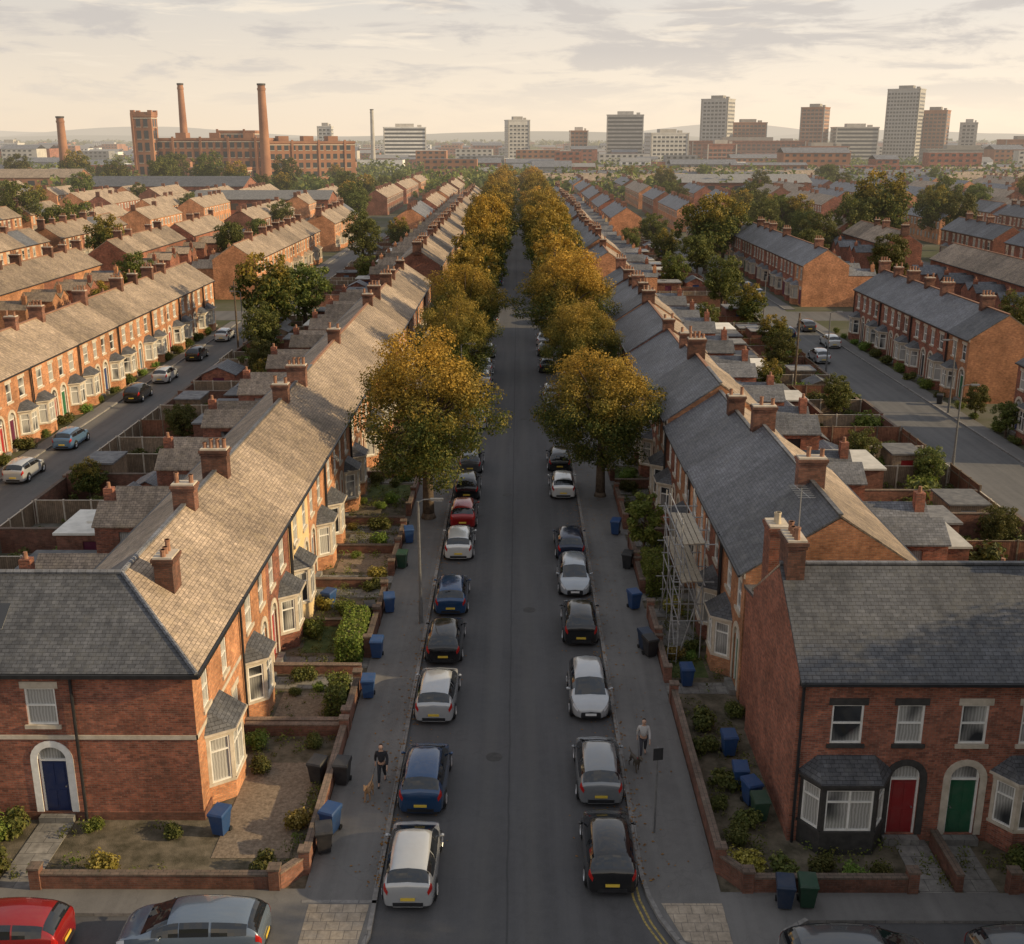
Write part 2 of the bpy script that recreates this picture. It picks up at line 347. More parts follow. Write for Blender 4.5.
def arch(fr,uc,r,zc,ro_,mi=0,proud=.035,n=12,zlow=.3):
    s=MB(); ax,ay,tx,ty=fr; P=lambda u,d,z:(ax+tx*u-ty*d, ay+ty*u+tx*d, z)
    for i in range(n):
        a0=math.pi*i/n;a1=math.pi*(i+1)/n
        c=[(uc+k*math.cos(a),zc+k*math.sin(a)) for a in (a0,a1) for k in (r,ro_)]
        i0,o0,i1,o1=c
        s.face([P(i0[0],-proud,i0[1]),P(i1[0],-proud,i1[1]),P(o1[0],-proud,o1[1]),P(o0[0],-proud,o0[1])][::-1],mi)
        s.face([P(o0[0],-proud,o0[1]),P(o0[0],.02,o0[1]),P(o1[0],.02,o1[1]),P(o1[0],-proud,o1[1])],mi)
        s.face([P(i0[0],-proud,i0[1]),P(i0[0],.12,i0[1]),P(i1[0],.12,i1[1]),P(i1[0],-proud,i1[1])],mi)
    s.lbox(fr,uc-ro_,uc-r,-proud,.02,zlow,zc,mi); s.lbox(fr,uc+r,uc+ro_,-proud,.02,zlow,zc,mi)
    return s
def door_parts(fr,u0,u1,z0,z1,zc):
    d=MB(); d.lbox(fr,u0+.07,u1-.07,.13,.18,z0,zc-.1)
    for a,b in((.12,.45),(.55,.88)):
        for zz0,zz1 in((.06,.42),(.5,.95)):
            h=zc-.1-z0; W=u1-u0-.14
            d.lbox(fr,u0+.07+W*a,u0+.07+W*b,.112,.13,z0+h*zz0,z0+h*zz1)
    f=MB(); f.lbox(fr,u0,u0+.07,.08,.16,z0,z1); f.lbox(fr,u1-.07,u1,.08,.16,z0,z1); f.lbox(fr,u0+.07,u1-.07,.08,.16,zc-.1,zc-.03)
    f.lquad(fr,u0,u1,.15,zc-.03,z1,1); f.lbox(fr,u0-.1,u1+.1,-.3,.1,z0-.28,z0-.02,2)
    ax,ay,tx,ty=fr; q=lambda u,dd,z:(ax+tx*u-ty*dd, ay+ty*u+tx*dd, z)
    h=MB(); h.cyl(q(u1-.16,.13,z0+1.0),q(u1-.16,.06,z0+1.0),.03,.03,8)
    return d,f,h
def chimney_mb(xc,yc,zb,zt,hx=.34,hy=.62,pots=4):
    c=MB(); c.box(xc-hx,xc+hx,yc-hy,yc+hy,zb,zt-.3,0); c.box(xc-hx-.04,xc+hx+.04,yc-hy-.04,yc+hy+.04,zt-.3,zt-.18,0)
    c.box(xc-hx-.08,xc+hx+.08,yc-hy-.08,yc+hy+.08,zt-.18,zt-.05,0); c.box(xc-hx-.02,xc+hx+.02,yc-hy-.02,yc+hy+.02,zt-.05,zt+.02,2)
    rr=random.Random(int(xc*10+yc*7+pots))
    for i in range(pots):
        y=yc-hy+(i+.5)*2*hy/pots; hh=rr.choice([.28,.36,.46]); 
        if pots>2 and rr.random()<.2: continue
        c.cyl((xc,y,zt+.01),(xc,y,zt+hh),.11,.085,8,1); c.cyl((xc,y,zt+hh-.07),(xc,y,zt+hh),.11,.11,8,1)
    return c
KC={}
def house_kit(lod,mir=False,wm='brick_orange',w=5.0,D=6.4,eave=5.85,ridge=8.0,trim='stone',bframe='white_paint',rear=True,roofm='slate',chx=0.0,arch_m=None,chim=True,np_=4):
    key=(lod,mir,wm,w,D,eave,ridge,trim,bframe,rear,roofm,chx,arch_m,chim,np_)
    if key in KC: return KC[key]
    arch_m=arch_m or trim
    F=(0,0,1,0); ry=D/2; k=[]
    M_=(lambda mb: mb.mirror(w)) if mir else (lambda mb: mb)
    ops=[(1.15,2.2,3.75,5.2),(w-1.5,w-.6,3.75,5.2),(w-1.5,w-.5,.3,2.95)]
    Bf=(w,D,-1,0)
    bops=[(.7,1.6,3.6,4.8),(.7,1.6,1.2,2.4)]
    wl=MB()
    use=ops if lod<2 else []
    ub=bops if lod<2 else []
    wl.wall((0,0),(w,0),0,eave,use); wl.wall((w,0),(w,D),0,eave); wl.wall((w,D),(0,D),0,eave,ub); wl.wall((0,D),(0,0),0,eave)
    wl.face([(w,0,eave),(w,D,eave),(w,ry,ridge-.08)]); wl.face([(0,D,eave),(0,0,eave),(0,ry,ridge-.08)])
    rf=MB(); ov=.22; sl=(ridge-eave)/ry; 
    rf.slab([(0,-ov,eave-ov*sl+.06),(w,-ov,eave-ov*sl+.06),(w,ry,ridge+.06),(0,ry,ridge+.06)],.1)
    rf.slab([(w,D+ov,eave-ov*sl+.06),(0,D+ov,eave-ov*sl+.06),(0,ry,ridge+.06),(w,ry,ridge+.06)],.1,4,4)  # rear slope always takes the slate tone with sunlight painted in
    rf.box(0,w,ry-.1,ry+.1,ridge+.05,ridge+.13,1)
    rf.box(0,w,-ov-.1,-ov,eave-ov*sl-.06,eave-ov*sl+.04,2); rf.box(0,w,D+ov,D+ov+.1,eave-ov*sl-.06,eave-ov*sl+.04,2)
    rf.box(0,w,-.06,-.002,eave-.28,eave-.04,3)
    cx0=w-chx if mir else chx
    ch=chimney_mb(cx0,ry,ridge-.7,ridge+(.95 if mir else 1.1),hx=.31,hy=.46 if mir else .6,pots=3 if mir else np_)
    ext=MB()
    if rear:
        x0,x1=w-2.5,w-.02; y1=D+3.9; ez=4.35; rz=5.25
        ext.wall((x1,D),(x1,y1),0,ez,[(1.4,2.3,1.0,2.2)] if lod<2 else ()); ext.wall((x1,y1),(x0,y1),0,ez,[(.8,1.8,2.9,4.0)] if lod<2 else ()); ext.wall((x0,y1),(x0,D),0,ez,[(1.2,2.1,2.9,4.0)] if lod<2 else ())
        xm=(x0+x1)/2; ext.face([(x1,y1,ez),(x0,y1,ez),(xm,y1,rz-.06)])
        if lod<2:
            ext.lquad((x1,D,0,1),1.4,2.3,.1,1.0,2.2,4); ext.lquad((x1,y1,-1,0),.8,1.8,.1,2.9,4.0,4); ext.lquad((x0,y1,0,-1),1.2,2.1,.1,2.9,4.0,4)
            ext.lbox((x1,y1,-1,0),.8,1.8,.03,.09,3.4,3.46,5)
        ext.slab([(x1,D-.3,ez),(x1,y1+.1,ez),(xm,y1+.1,rz),(xm,D-.3,rz)],.08,1); ext.slab([(x0-.1,y1+.1,ez-.03),(x0-.1,D-.3,ez-.03),(xm,D-.3,rz),(xm,y1+.1,rz)],.08,1)
        if not mir:
            ext.box(xm+.1,xm+.55,y1-.6,y1-.12,rz-.5,rz+.6,0)
            ext.cyl((xm+.32,y1-.36,rz+.6),(xm+.32,y1-.36,rz+.9),.11,.09,8,3)
    dk=trim=='stone_dark'
    base,bf,bg,br=bay_parts(.3,3.2) if dk else bay_parts(.5,2.85,.72)
    if lod==2:
        f=MB()
        for (u0,u1,z0,z1) in ops:
            if z0<1: f.lbox(F,u0,u1,-.03,.05,z0,2.3,6); f.lbox(F,u0-.1,u1+.1,-.05,.05,2.3,2.75,5); continue
            f.lbox(F,u0-.1,u1+.1,-.05,.03,z1,z1+.24,5); f.lbox(F,u0-.1,u1+.1,-.07,.03,z0-.12,z0,5)
            f.lbox(F,u0,u1,-.02,.03,z0,z1,5); f.lquad(F,u0+.1,u1-.1,-.035,z0+.1,(z0+z1)/2-.04,4); f.lquad(F,u0+.1,u1-.1,-.035,(z0+z1)/2+.04,z1-.1,4)
        for (u0,u1,z0,z1) in bops: f.lbox(Bf,u0,u1,-.02,.03,z0,z1,5); f.lquad(Bf,u0+.1,u1-.1,-.035,z0+.1,z1-.1,4)
        rm={0:1,1:3,2:7,3:5,4:8}
        r2=MB(); r2.v=rf.v; r2.f=rf.f; r2.m=[rm[i] for i in rf.m]
        c2=MB(); c2.v=ch.v; c2.f=ch.f; c2.m=[{0:9,1:3,2:5}[i] for i in ch.m]
        b2=MB(); b2.v=base.v;b2.f=base.f;b2.m=[{0:0,1:5}[i] for i in base.m]
        br2=MB(); br2.v=br.v;br2.f=br.f;br2.m=[{0:1,1:5}[i] for i in br.m]
        al=merge((wl,0),(r2,0),(f,0),(b2,0),(bg,4),(br2,0),(bf,5))
        if chim: al=merge((al,0),(c2,0))
        if rear: al=merge((al,0),(ext,0))
        me=M_(al).mesh('terraced_house',[wm,roofm,'slate','terracotta','window_glass','stone','matt_paint','black_paint','slate_sunlit','brick_sooty'])
        KC[key]=me; return me
    k.append(('wall',M_(wl).mesh('wall',[wm]),-1,'wall'))
    k.append(('roof',M_(rf).mesh('roof',[roofm,'terracotta' if lod else 'slate','black_paint','stone' if trim=='stone' else trim,'slate_sunlit']),-1,'roof'))
    k.append(('chimney',M_(ch).mesh('chimney',['brick_sooty','terracotta','stone']),1,'chimney'))
    if rear: k.append(('rear_extension',M_(ext).mesh('rear_extension',['brick_red',roofm,'stone','terracotta','window_glass','white_paint']),-1,'ext'))
    for (u0,u1,z0,z1) in ops[:2]:
        g,f,s,l=win_parts(F,u0,u1,z0,z1)
        if lod==0:
            k.append(('window',M_(g).mesh('window',['window_glass']),-1,'win')); pi=len(k)-1
            k.append(('frame',M_(f).mesh('frame',['white_paint']),pi,'wf')); k.append(('sill',M_(s).mesh('sill',[trim]),pi,'ws')); k.append(('lintel',M_(l).mesh('lintel',[trim]),pi,'ws'))
        else: k.append(('window',M_(merge((g,0),(f,1),(s,2),(l,2))).mesh('window',['window_glass','white_paint',trim]),-1,'win'))
    for (u0,u1,z0,z1) in bops:
        g,f,s,l=win_parts(Bf,u0,u1,z0,z1); k.append(('window',M_(merge((g,0),(f,1),(s,2),(l,2))).mesh('window',['window_glass','white_paint','stone']),-1,'win'))
    u0,u1,z0,z1=ops[2]; zc=z1-.5
    d,f,h=door_parts(F,u0,u1,z0,z1,zc); ar=arch(F,(u0+u1)/2,.5,zc,.73)
    k.append(('door',M_(d).mesh('door',['matt_paint']),-1,'door')); pi=len(k)-1
    k.append(('frame',M_(merge((f,0),(ar,3))).mesh('frame',['white_paint','window_glass','paving',arch_m]),pi,'df'))
    if lod==0: k.append(('handle',M_(h).mesh('handle',['alloy']),pi,'dh'))
    k.append(('bay_window',M_(base).mesh('bay_window',[wm if not dk else 'stone_dark',trim]),-1,'bay')); pi=len(k)-1
    k.append(('frame',M_(bf).mesh('frame',[bframe]),pi,'bf')); k.append(('pane',M_(bg).mesh('pane',['window_glass']),pi,'bg')); k.append(('roof',M_(br).mesh('roof',['slate_dark',trim]),pi,'br'))
    dp=MB(); dp.cyl((.14,-.09,0),(.14,-.09,eave-.1),.05,.05,8); dp.cyl((.14,-.09,eave-.1),(.14,-.28,eave-.12),.05,.05,8)
    k.append(('drainpipe',M_(dp).mesh('drainpipe',['black_paint']),-1,'dp'))
    if lod==0:
        a=MB(); zz=ridge+1.0; cx=cx0+.25; a.cyl((cx,ry+.4,zz-.4),(cx,ry+.4,zz+1.7),.02,.016,6)
        a.cyl((cx-.1,ry+1.1,zz+1.6),(cx+.1,ry-.4,zz+1.6),.012,.012,5)
        for i in range(8):
            y=ry+1.05-i*.2; a.cyl((cx-.3,y,zz+1.6),(cx+.3,y,zz+1.6),.008,.008,4)
        k.append(('television_aerial',M_(a).mesh('television_aerial',['galvanised']),1,'aerial'))
        sk=MB(); sk.slab([(2.2,ry*.35,eave+sl*ry*.35+.13),(2.9,ry*.35,eave+sl*ry*.35+.13),(2.9,ry*.65,eave+sl*ry*.65+.13),(2.2,ry*.65,eave+sl*ry*.65+.13)],.08,0,1)
        k.append(('skylight',M_(sk).mesh('skylight',['car_glass','galvanised']),1,'sky'))
        sd=MB(); sd.cyl((2.9,-.3,4.9),(2.9,-.36,4.93),.26,.2,12); sd.cyl((2.9,0,4.85),(2.9,-.32,4.9),.02,.02,5)
        k.append(('satellite_dish',M_(sd).mesh('satellite_dish',['concrete']),-1,'dish'))
    KC[key]=k; return k
DOORS=[(.02,.05,.16),(.35,.02,.02),(.02,.14,.06),(.03,.03,.035),(.5,.48,.44),(.10,.16,.22),(.25,.10,.03),(.12,.02,.05)]
COUNT=[0]
def place_house(x,y0,face,lod,w=5.0,i=0,wm=None,roofm='slate',grp='terraced houses along the street',first=False,rear=True,chim=None,D=6.4,ridge=8.0,zs=1.0):
    wm=wm or R.choices(['brick_orange','brick_red','render_cream','brick_dark'],[5,4,1.0,.6])[0]
    mir=(i%2==1)
    rz=rad(90) if face>0 else rad(-90); loc=(x,y0,0) if face>0 else (x,y0+w,0)
    COUNT[0]+=1; dc=R.choice(DOORS)
    nm={'brick_orange':'orange-brick','brick_red':'red-brick','render_cream':'cream-painted','brick_dark':'dark-brick'}[wm]
    roofn='sunlit-toned slate' if roofm=='slate_sunlit' else 'grey slate'
    if lod==2:
        me=house_kit(2,mir,wm,w=w,roofm=roofm,rear=rear,chim=R.random()<.6)
        return solo('terraced_house',me,loc,rz,f'{nm} terraced house with {roofn} roof and bay window','house',grp,dc,sc=(1,1,zs))
    k=house_kit(lod,mir,wm,w=w,roofm=roofm,rear=rear,D=D,ridge=ridge)
    sk=set()
    if chim is None: chim=R.random()<.66 or first
    if not chim: sk.add('chimney')
    if R.random()<.5 or 'chimney' in sk: sk.add('aerial')
    if R.random()<.85: sk.add('sky')
    if R.random()<.7: sk.add('dish')
    lab=f'{nm} two-storey terraced house, {roofn} roof, ground-floor bay window'
    return inst(k,'terraced_house',loc,rz,lab,'house',grp,{'door':dc},sk,sc=(1,1,zs))
XL=-11.0; XR=9.4
def lodof(y): return 0 if y<72 else (1 if y<150 else 2)
for n in range(20):
    y=40.0+5*n; place_house(XL,y,1,lodof(y),i=n,roofm='slate_sunlit',wm=R.choices(['brick_orange','brick_red','render_cream'],[6,1,1.4])[0] if n not in(0,2) else('brick_orange' if n==0 else 'render_cream'),chim=(n in(1,2,5,6,9)) if n<12 else None)
zs=1.0
for n in range(19):
    y=42.6+5*n
    if n in(3,5,7,8,10,12,13,15,17): zs=R.choice([.955,.985,1.015,1.045])
    place_house(XR,y,-1,lodof(y),i=n,wm=R.choices(['brick_orange','brick_red'],[2,6])[0] if n else 'brick_orange',first=(n==0),D=7.4 if n<3 else 6.4,ridge=8.3 if n<3 else 8.0,zs=1.0 if n<3 else zs)
for n in range(44):
    place_house(XL,158+5*n,1,2,i=n,roofm='slate_sunlit')
    if n%3==0: zs=R.choice([.96,1.0,1.05])
    place_house(XR,158+5*n,-1,2,i=n,zs=zs)
PG='terraced houses on the parallel street'
for n in range(17): place_house(-38.6,56+5*n,1,1,i=n,roofm='slate_sunlit',wm='brick_orange',grp=PG)
for n in range(11): place_house(-38.6,165+5*n,1,2,i=n,roofm='slate_sunlit',wm='brick_orange',grp=PG)
for n in range(7): place_house(40.2,98+5*n,-1,1,i=n,wm='brick_orange' if n==0 else 'brick_red',grp=PG)
for n in range(2): place_house(40.2,78+5*n,-1,1,i=n,wm='brick_red',grp=PG)
for n in range(11): place_house(40.2,158+5*n,-1,2,i=n,wm='brick_orange' if n==0 else 'brick_red',grp=PG)
G3='terraced houses on the outer streets'
def orow(x,y0,face,cnt,wm,roofm,gaps):
    for n in range(cnt):
        if n in gaps: continue
        place_house(x,y0+5*n,face,2,i=n,wm=wm if R.random()<.8 else 'brick_red',roofm=roofm if R.random()<.8 else 'slate',grp=G3)
orow(-66,125,-1,7,'brick_orange','slate_sunlit',()); orow(-66,172,-1,12,'brick_red','slate_sunlit',(6,)); orow(-82,172,1,13,'brick_orange','slate_sunlit',(5,))
orow(68,128,1,8,'brick_red','slate',()); orow(68,190,1,9,'brick_red','slate',(5,)); orow(84,165,-1,12,'brick_red','slate',(6,))
orow(-38.6,238,1,7,'brick_orange','slate_sunlit',()); orow(40.2,232,-1,7,'brick_red','slate',()); orow(-114,235,1,10,'brick_orange','slate_sunlit',(5,)); orow(114,240,-1,10,'brick_red','slate',(6,))
k1=house_kit(0,False,'brick_red',w=4.8,D=7.4,eave=6.2,ridge=8.65,trim='stone_dark',bframe='white_paint',rear=False,chx=.42,roofm='slate_dark')
gs=chimney_mb(.45,6.3,6.4,9.3,.34,.5,4)
shade_wing=MB(); shade_wing.wall((.2,7.4),(.2,9.85),0,5.6); shade_wing.v=[]; shade_wing.f=[]; shade_wing.m=[]
shade_wing.wall((4.7,7.41),(4.7,9.85),0,5.3); shade_wing.wall((4.7,9.85),(.25,9.85),0,5.3); shade_wing.wall((.25,9.85),(.25,7.41),0,5.3)  # unseen rear wing, added to keep low sun off the road
shade_wing.slab([(.15,7.41,5.75),(4.8,7.41,5.75),(4.8,9.87,5.35),(.15,9.87,5.35)],.12,1)
k1b=k1+[('chimney',gs.mesh('chimney',['brick_red','pot_cream','stone']),1,'chimney2'),('rear_extension',shade_wing.mesh('rear_extension',['brick_red','slate_dark']),-1,'ext')]
XN=9.2; TG='terraced houses facing the cross street'
inst(k1b,'terraced_house',(XN,32.7,0),0,'red-brick end terrace with black bay window and red door','house',TG,{'door':(.24,.018,.02)},{'sky','dish','drainpipe'})
k2=house_kit(0,True,'brick_red',w=4.8,D=7.4,eave=6.2,ridge=8.65,trim='stone',rear=True,roofm='slate_dark')
inst(k2,'terraced_house',(XN+4.8,32.7,0),0,'red-brick terraced house with green door and cream arch','house',TG,{'door':(.015,.09,.045)},{'sky','dish','chimney','aerial'})
inst(k1,'terraced_house',(XN+9.6,32.7,0),0,'red-brick terraced house with black bay window','house',TG,{'door':(.03,.03,.035)},{'sky','dish'})
def corner_house():
    zE=5.85; X0,X1,Y0,Y1=-20.5,-11.0,33.8,40.0
    root=link('corner_house',None); meta(root,'orange-brick corner house with hipped slate roof and blue door','house')
    wl=MB(); W=X1-X0
    ux=lambda X:X-X0
    fo=[(ux(-16.75),ux(-15.7),3.75,5.15),(ux(-16.6),ux(-15.6),.3,2.9)]
    F=wl.wall((X0,Y0),(X1,Y0),0,zE,fo)
    so=[(1.0,1.75,3.75,5.15),(3.6,4.35,3.75,5.15),(4.6,5.5,1.0,2.5)]
    S=wl.wall((X1,Y0),(X1,Y1),0,zE,so,mi=3)
    wl.wall((X1,Y1),(X0,Y1),0,zE); wl.wall((X0,Y1),(X0,Y0),0,zE)
    wl.lbox(F,0,W+.03,-.03,.02,3.2,3.36,1); wl.lbox(S,-.03,Y1-Y0,-.03,.02,3.2,3.36,1)
    wl.lbox(F,0,W+.05,-.05,.02,0,.35,2); wl.lbox(S,0,Y1-Y0,-.05,.02,0,.35,2)
    wl.lbox(F,0,W,-.06,.02,zE-.3,zE-.06,1); wl.lbox(S,0,Y1-Y0,-.06,.02,zE-.3,zE-.06,1)
    link('wall',wl.mesh('wall',['brick_red','stone','brick_dark','brick_orange']),root)  # redder front, brighter street side: shade and sun put into the brick colour
    rf=MB(); o=.25; t=.06; A=(X0,Y0-o,zE-.1+t);B=(X1+o,Y0-o,zE-.1+t);C=(X1+o,Y1,zE-.1+t);Rr=(-14.2,37.0,8.0+t);Dd=(-14.2,Y1,8.0+t);Lr=(X0,37.0,8.0+t);E=(-17.6,Y1,zE-.1+t);G=(X0,Y1+o,zE-.1+t)
    rf.face([A,B,Rr,Lr],0); rf.face([B,C,Dd,Rr],1); rf.face([Rr,Dd,E],0); rf.face([Lr,Rr,E],0); rf.face([Lr,E,G],0)  # darker front slope, browner street slope: shade and sunlight painted into the slate
    rf.box(X0,X1+o+.08,Y0-o-.1,Y0-o,zE-.2,zE-.06,2); rf.box(X1+o,X1+o+.1,Y0-o,Y1,zE-.2,zE-.06,2)
    rf.face([(X0,Y0-o,zE-.1),(X0,Y0,zE-.1),(X1,Y0,zE-.1),(X1+o,Y0-o,zE-.1)],2); rf.face([(X1,Y0,zE-.1),(X1,Y1,zE-.1),(X1+o,Y1,zE-.1),(X1+o,Y0-o,zE-.1)],2)
    rf.cyl((B[0],B[1],B[2]+.02),(Rr[0],Rr[1],Rr[2]+.03),.08,.08,6,3); rf.cyl((Rr[0],Rr[1],Rr[2]+.03),(Dd[0],Dd[1],Dd[2]+.03),.1,.1,6,3); rf.cyl((Lr[0],Lr[1],Lr[2]+.03),(Rr[0],Rr[1],Rr[2]+.03),.1,.1,6,3)
    ro=link('roof',rf.mesh('roof',['slate_dark','slate_sunlit','black_paint','slate']),root)
    c=chimney_mb(0,0,0,1.9,.34,.45,3); co=link('chimney',c.mesh('chimney',['brick_sooty','terracotta','stone']),ro); co.location=(-12.9,38.0,6.5)
    sk=MB(); sk.slab([(-18.6,35.0,zE+.93),(-17.8,35.0,zE+.93),(-17.8,35.9,zE+1.5),(-18.6,35.9,zE+1.5)],.08,0,1); link('skylight',sk.mesh('skylight',['car_glass','galvanised']),ro)
    for fr,o_ in((F,fo[0]),(S,so[0]),(S,so[1]),(S,so[2])):
        g,f,s,l=win_parts(fr,*o_); wo=link('window',g.mesh('window',['window_glass']),root)
        link('frame',f.mesh('frame',['white_paint']),wo); link('sill',s.mesh('sill',['stone']),wo); link('lintel',l.mesh('lintel',['stone']),wo)
    u0,u1,z0,z1=fo[1]; d,f,h=door_parts(F,u0,u1,z0,z1,z1-.5); ar=arch(F,(u0+u1)/2,.5,z1-.5,.74)
    do=link('door',d.mesh('door',['matt_paint']),root,(.012,.025,.09)); do['label']='blue panelled front door under a pale arch'
    link('frame',merge((f,0),(ar,3)).mesh('frame',['white_paint','window_glass','paving','white_paint']),do); link('handle',h.mesh('handle',['alloy']),do)
    b,bf,bg,br=bay_parts(0,2.6,zb=.75,zt=2.6,ztop=3.55)
    bo=link('bay_window',b.mesh('bay_window',['brick_orange','stone']),root); bo.location=(X1,34.7,0); bo.rotation_euler=(0,0,rad(90))
    link('frame',bf.mesh('frame',['white_paint']),bo); link('pane',bg.mesh('pane',['window_glass']),bo); link('roof',br.mesh('roof',['slate_dark','stone']),bo)
    dp=MB(); dp.cyl((-15.1,Y0-.1,0),(-15.1,Y0-.1,zE-.2),.055,.055,8); link('drainpipe',dp.mesh('drainpipe',['black_paint']),root)
corner_house()
# ------------------------------------------------------------------ stuff terraces far
GAPS=[]
def far_rows():
    mb=MB(); rr=random.Random(3)
    def block(x,y,along,length,D=7):
        e=5.4;rg=7.7
        xa,xb=(x-D/2,x+D/2) if along=='y' else (x,x+length)
        if xa<-75 and xb>-260 and y>395: return
        if rr.random()<.12 and abs(x)>12:
            GAPS.append((xa,xb,y,y+length if along=='y' else y+D)); return
        wmi=rr.choice((0,0,6,7))
        if along=='y':
            x0,x1,y0,y1=x-D/2,x+D/2,y,y+length
            mb.wall((x0,y0),(x1,y0),0,e,mi=wmi);mb.wall((x1,y0),(x1,y1),0,e,mi=wmi);mb.wall((x1,y1),(x0,y1),0,e,mi=wmi);mb.wall((x0,y1),(x0,y0),0,e,mi=wmi)
            mb.face([(x0,y0,e),(x1,y0,e),(x,y0,rg-.05)],wmi);mb.face([(x1,y1,e),(x0,y1,e),(x,y1,rg-.05)],wmi)
            rm=2 if x<0 and rr.random()<.8 else rr.choice((1,1,2)); mb.slab([(x0-.2,y1,e-.1),(x0-.2,y0,e-.1),(x,y0,rg),(x,y1,rg)],.1,rm); mb.slab([(x1+.2,y0,e-.1),(x1+.2,y1,e-.1),(x,y1,rg),(x,y0,rg)],.1,rm)
            n=int(length/5)
            for k in range(n):
                yy=y0+k*length/n
                if rr.random()<.5: mb.box(x-.5,x+.5,yy-.3,yy+.3,rg-.4,rg+.85,8)
                for s in(-1,1):
                    fr=(x1,yy,0,1) if s>0 else (x0,yy+5,0,-1)
                    for u in(1.2,3.4):
                        mb.lquad(fr,u-.1,u+1.0,-.03,3.4,4.9,5); mb.lquad(fr,u,u+.9,-.05,3.5,4.75,4); mb.lquad(fr,u,u+.9,-.05,1.0,2.3,4)
        else:
            x0,x1,y0,y1=x,x+length,y-D/2,y+D/2
            mb.wall((x0,y0),(x1,y0),0,e,mi=wmi);mb.wall((x1,y0),(x1,y1),0,e,mi=wmi);mb.wall((x1,y1),(x0,y1),0,e,mi=wmi);mb.wall((x0,y1),(x0,y0),0,e,mi=wmi)
            mb.face([(x1,y0,e),(x1,y1,e),(x1,y,rg-.05)],wmi);mb.face([(x0,y1,e),(x0,y0,e),(x0,y,rg-.05)],wmi)
            rm=rr.choice((1,1,2)); mb.slab([(x0,y0-.2,e-.1),(x1,y0-.2,e-.1),(x1,y,rg),(x0,y,rg)],.1,rm); mb.slab([(x1,y1+.2,e-.1),(x0,y1+.2,e-.1),(x0,y,rg),(x1,y,rg)],.1,rm)
            n=int(length/5)
            for k in range(n):
                xx=x0+k*length/n
                if rr.random()<.5: mb.box(xx-.3,xx+.3,y-.5,y+.5,rg-.4,rg+.85,8)
                fr=(xx,y0,1,0)
                for u in(1.2,3.4): mb.lquad(fr,u-.1,u+1.0,-.03,3.4,4.9,5); mb.lquad(fr,u,u+.9,-.05,3.5,4.75,4); mb.lquad(fr,u,u+.9,-.05,1.0,2.3,4)
    for s in(-1,1):
        for j,X in enumerate([62,87,98,118,131,152,168,188,204,226,243,262,280,300]):
            y=max(250,X*2.05) if X<64 or X>100 else X*2.2+30
            y=max(y,250+rr.uniform(0,10))
            while y<470-(0 if s>0 else max(0,(X-80))*.6):
                ln=rr.choice([25,35,45]); block(s*X,y,'y',ln); y+=ln+rr.choice([9,13,20])
        for j,X in enumerate([25,44]):
            y=290 if X>30 else 262
            while y<480: ln=rr.choice([30,40,50]); block(s*X,y,'y',ln); y+=ln+12
        for Y in (500,522,548,572,600,640,690):
            x=10 if s>0 else -60
            x=abs(x)+rr.uniform(0,10)
            while x<Y*.5:
                ln=rr.choice([35,50,65])
                block(s*x-(ln if s<0 else 0),Y,'x',ln)
                x+=ln+rr.choice([8,14,22])
    block(-6,492,'x',14)
    o=structure('distant_terraced_houses',mb.mesh('distant_terraced_houses',['brick_orange','slate','slate_sunlit','terracotta','window_glass','white_paint','brick_red','brick_dark','brick_sooty']),'rows of far brick terraces with slate roofs','stuff'); o['category']='houses'
far_rows()
# ------------------------------------------------------------------ ground & roads
def sheet(name,x0,x1,y0,y1,z,mat,label=None):
    mb=MB(); mb.face([(x0,y0,z),(x1,y0,z),(x1,y1,z),(x0,y1,z)]); return structure(name,mb.mesh(name,[mat]),label)
sheet('ground',-7000,7000,-300,11000,0,'ground','flat ground reaching to the horizon')
mb=MB(); mb.face([(-4.4,29.5,.016),(-4.4,480,.016),(3.95,480,.016),(3.95,31.5,.016),(4.6,29.5,.016)][::-1]); structure('main_road',mb.mesh('main_road',['asphalt']),'dark asphalt residential road between parked cars')
sheet('cross_road',-60,60,5,29.5,.016,'asphalt','asphalt cross road at the end of the street')
sheet('cross_road',-160,160,145.5,153.5,.010,'asphalt_side','asphalt cross road between the terraces')
SR='grey asphalt of the parallel side street'
for x0,x1 in((-36.2,-31.6),(31.2,37.2)):
    sheet('side_road',x0,x1,30,145.5,.006,'asphalt_side',SR); sheet('side_road',x0,x1,153.5,285,.006,'asphalt_side',SR)
for x0,x1 in((-77,-71),(73,79),(-104,-98),(98,104)): sheet('side_road',x0,x1,110,300,.006,'asphalt_side',SR)
def pavement(name,x0,x1,y0,y1,kx=None,mat='footway'):
    mb=MB(); mb.box(x0,x1,y0,y1,-.05,.12,0)
    if kx is not None:
        a=(kx,kx+.15) if abs(kx-x0)<.01 else (kx-.15,kx)
        mb.box(a[0]-.003,a[1]+.003,y0,y1,-.06,.125,1)
    return structure(name,mb.mesh(name,[mat,'kerbstone']),'grey pavement with stone kerb beside the road')
pavement('pavement',-6.75,-4.4,29.4,144,-4.4); pavement('pavement',3.95,6.45,31.6,144,3.95)
pavement('pavement',-6.75,-4.4,155,480,-4.4); pavement('pavement',3.95,6.45,155,480,3.95)
pavement('pavement',-37.4,-36.2,50,144,-36.2); pavement('pavement',-31.6,-30.1,45,144,-31.6)
pavement('pavement',37.2,38.7,60,144,37.2); pavement('pavement',29.7,31.2,45,144,31.2)
pavement('pavement',-37.4,-36.2,155,285,-36.2); pavement('pavement',-31.6,-30.1,155,285,-31.6)
pavement('pavement',37.2,38.7,155,285,37.2); pavement('pavement',29.7,31.2,155,285,31.2)
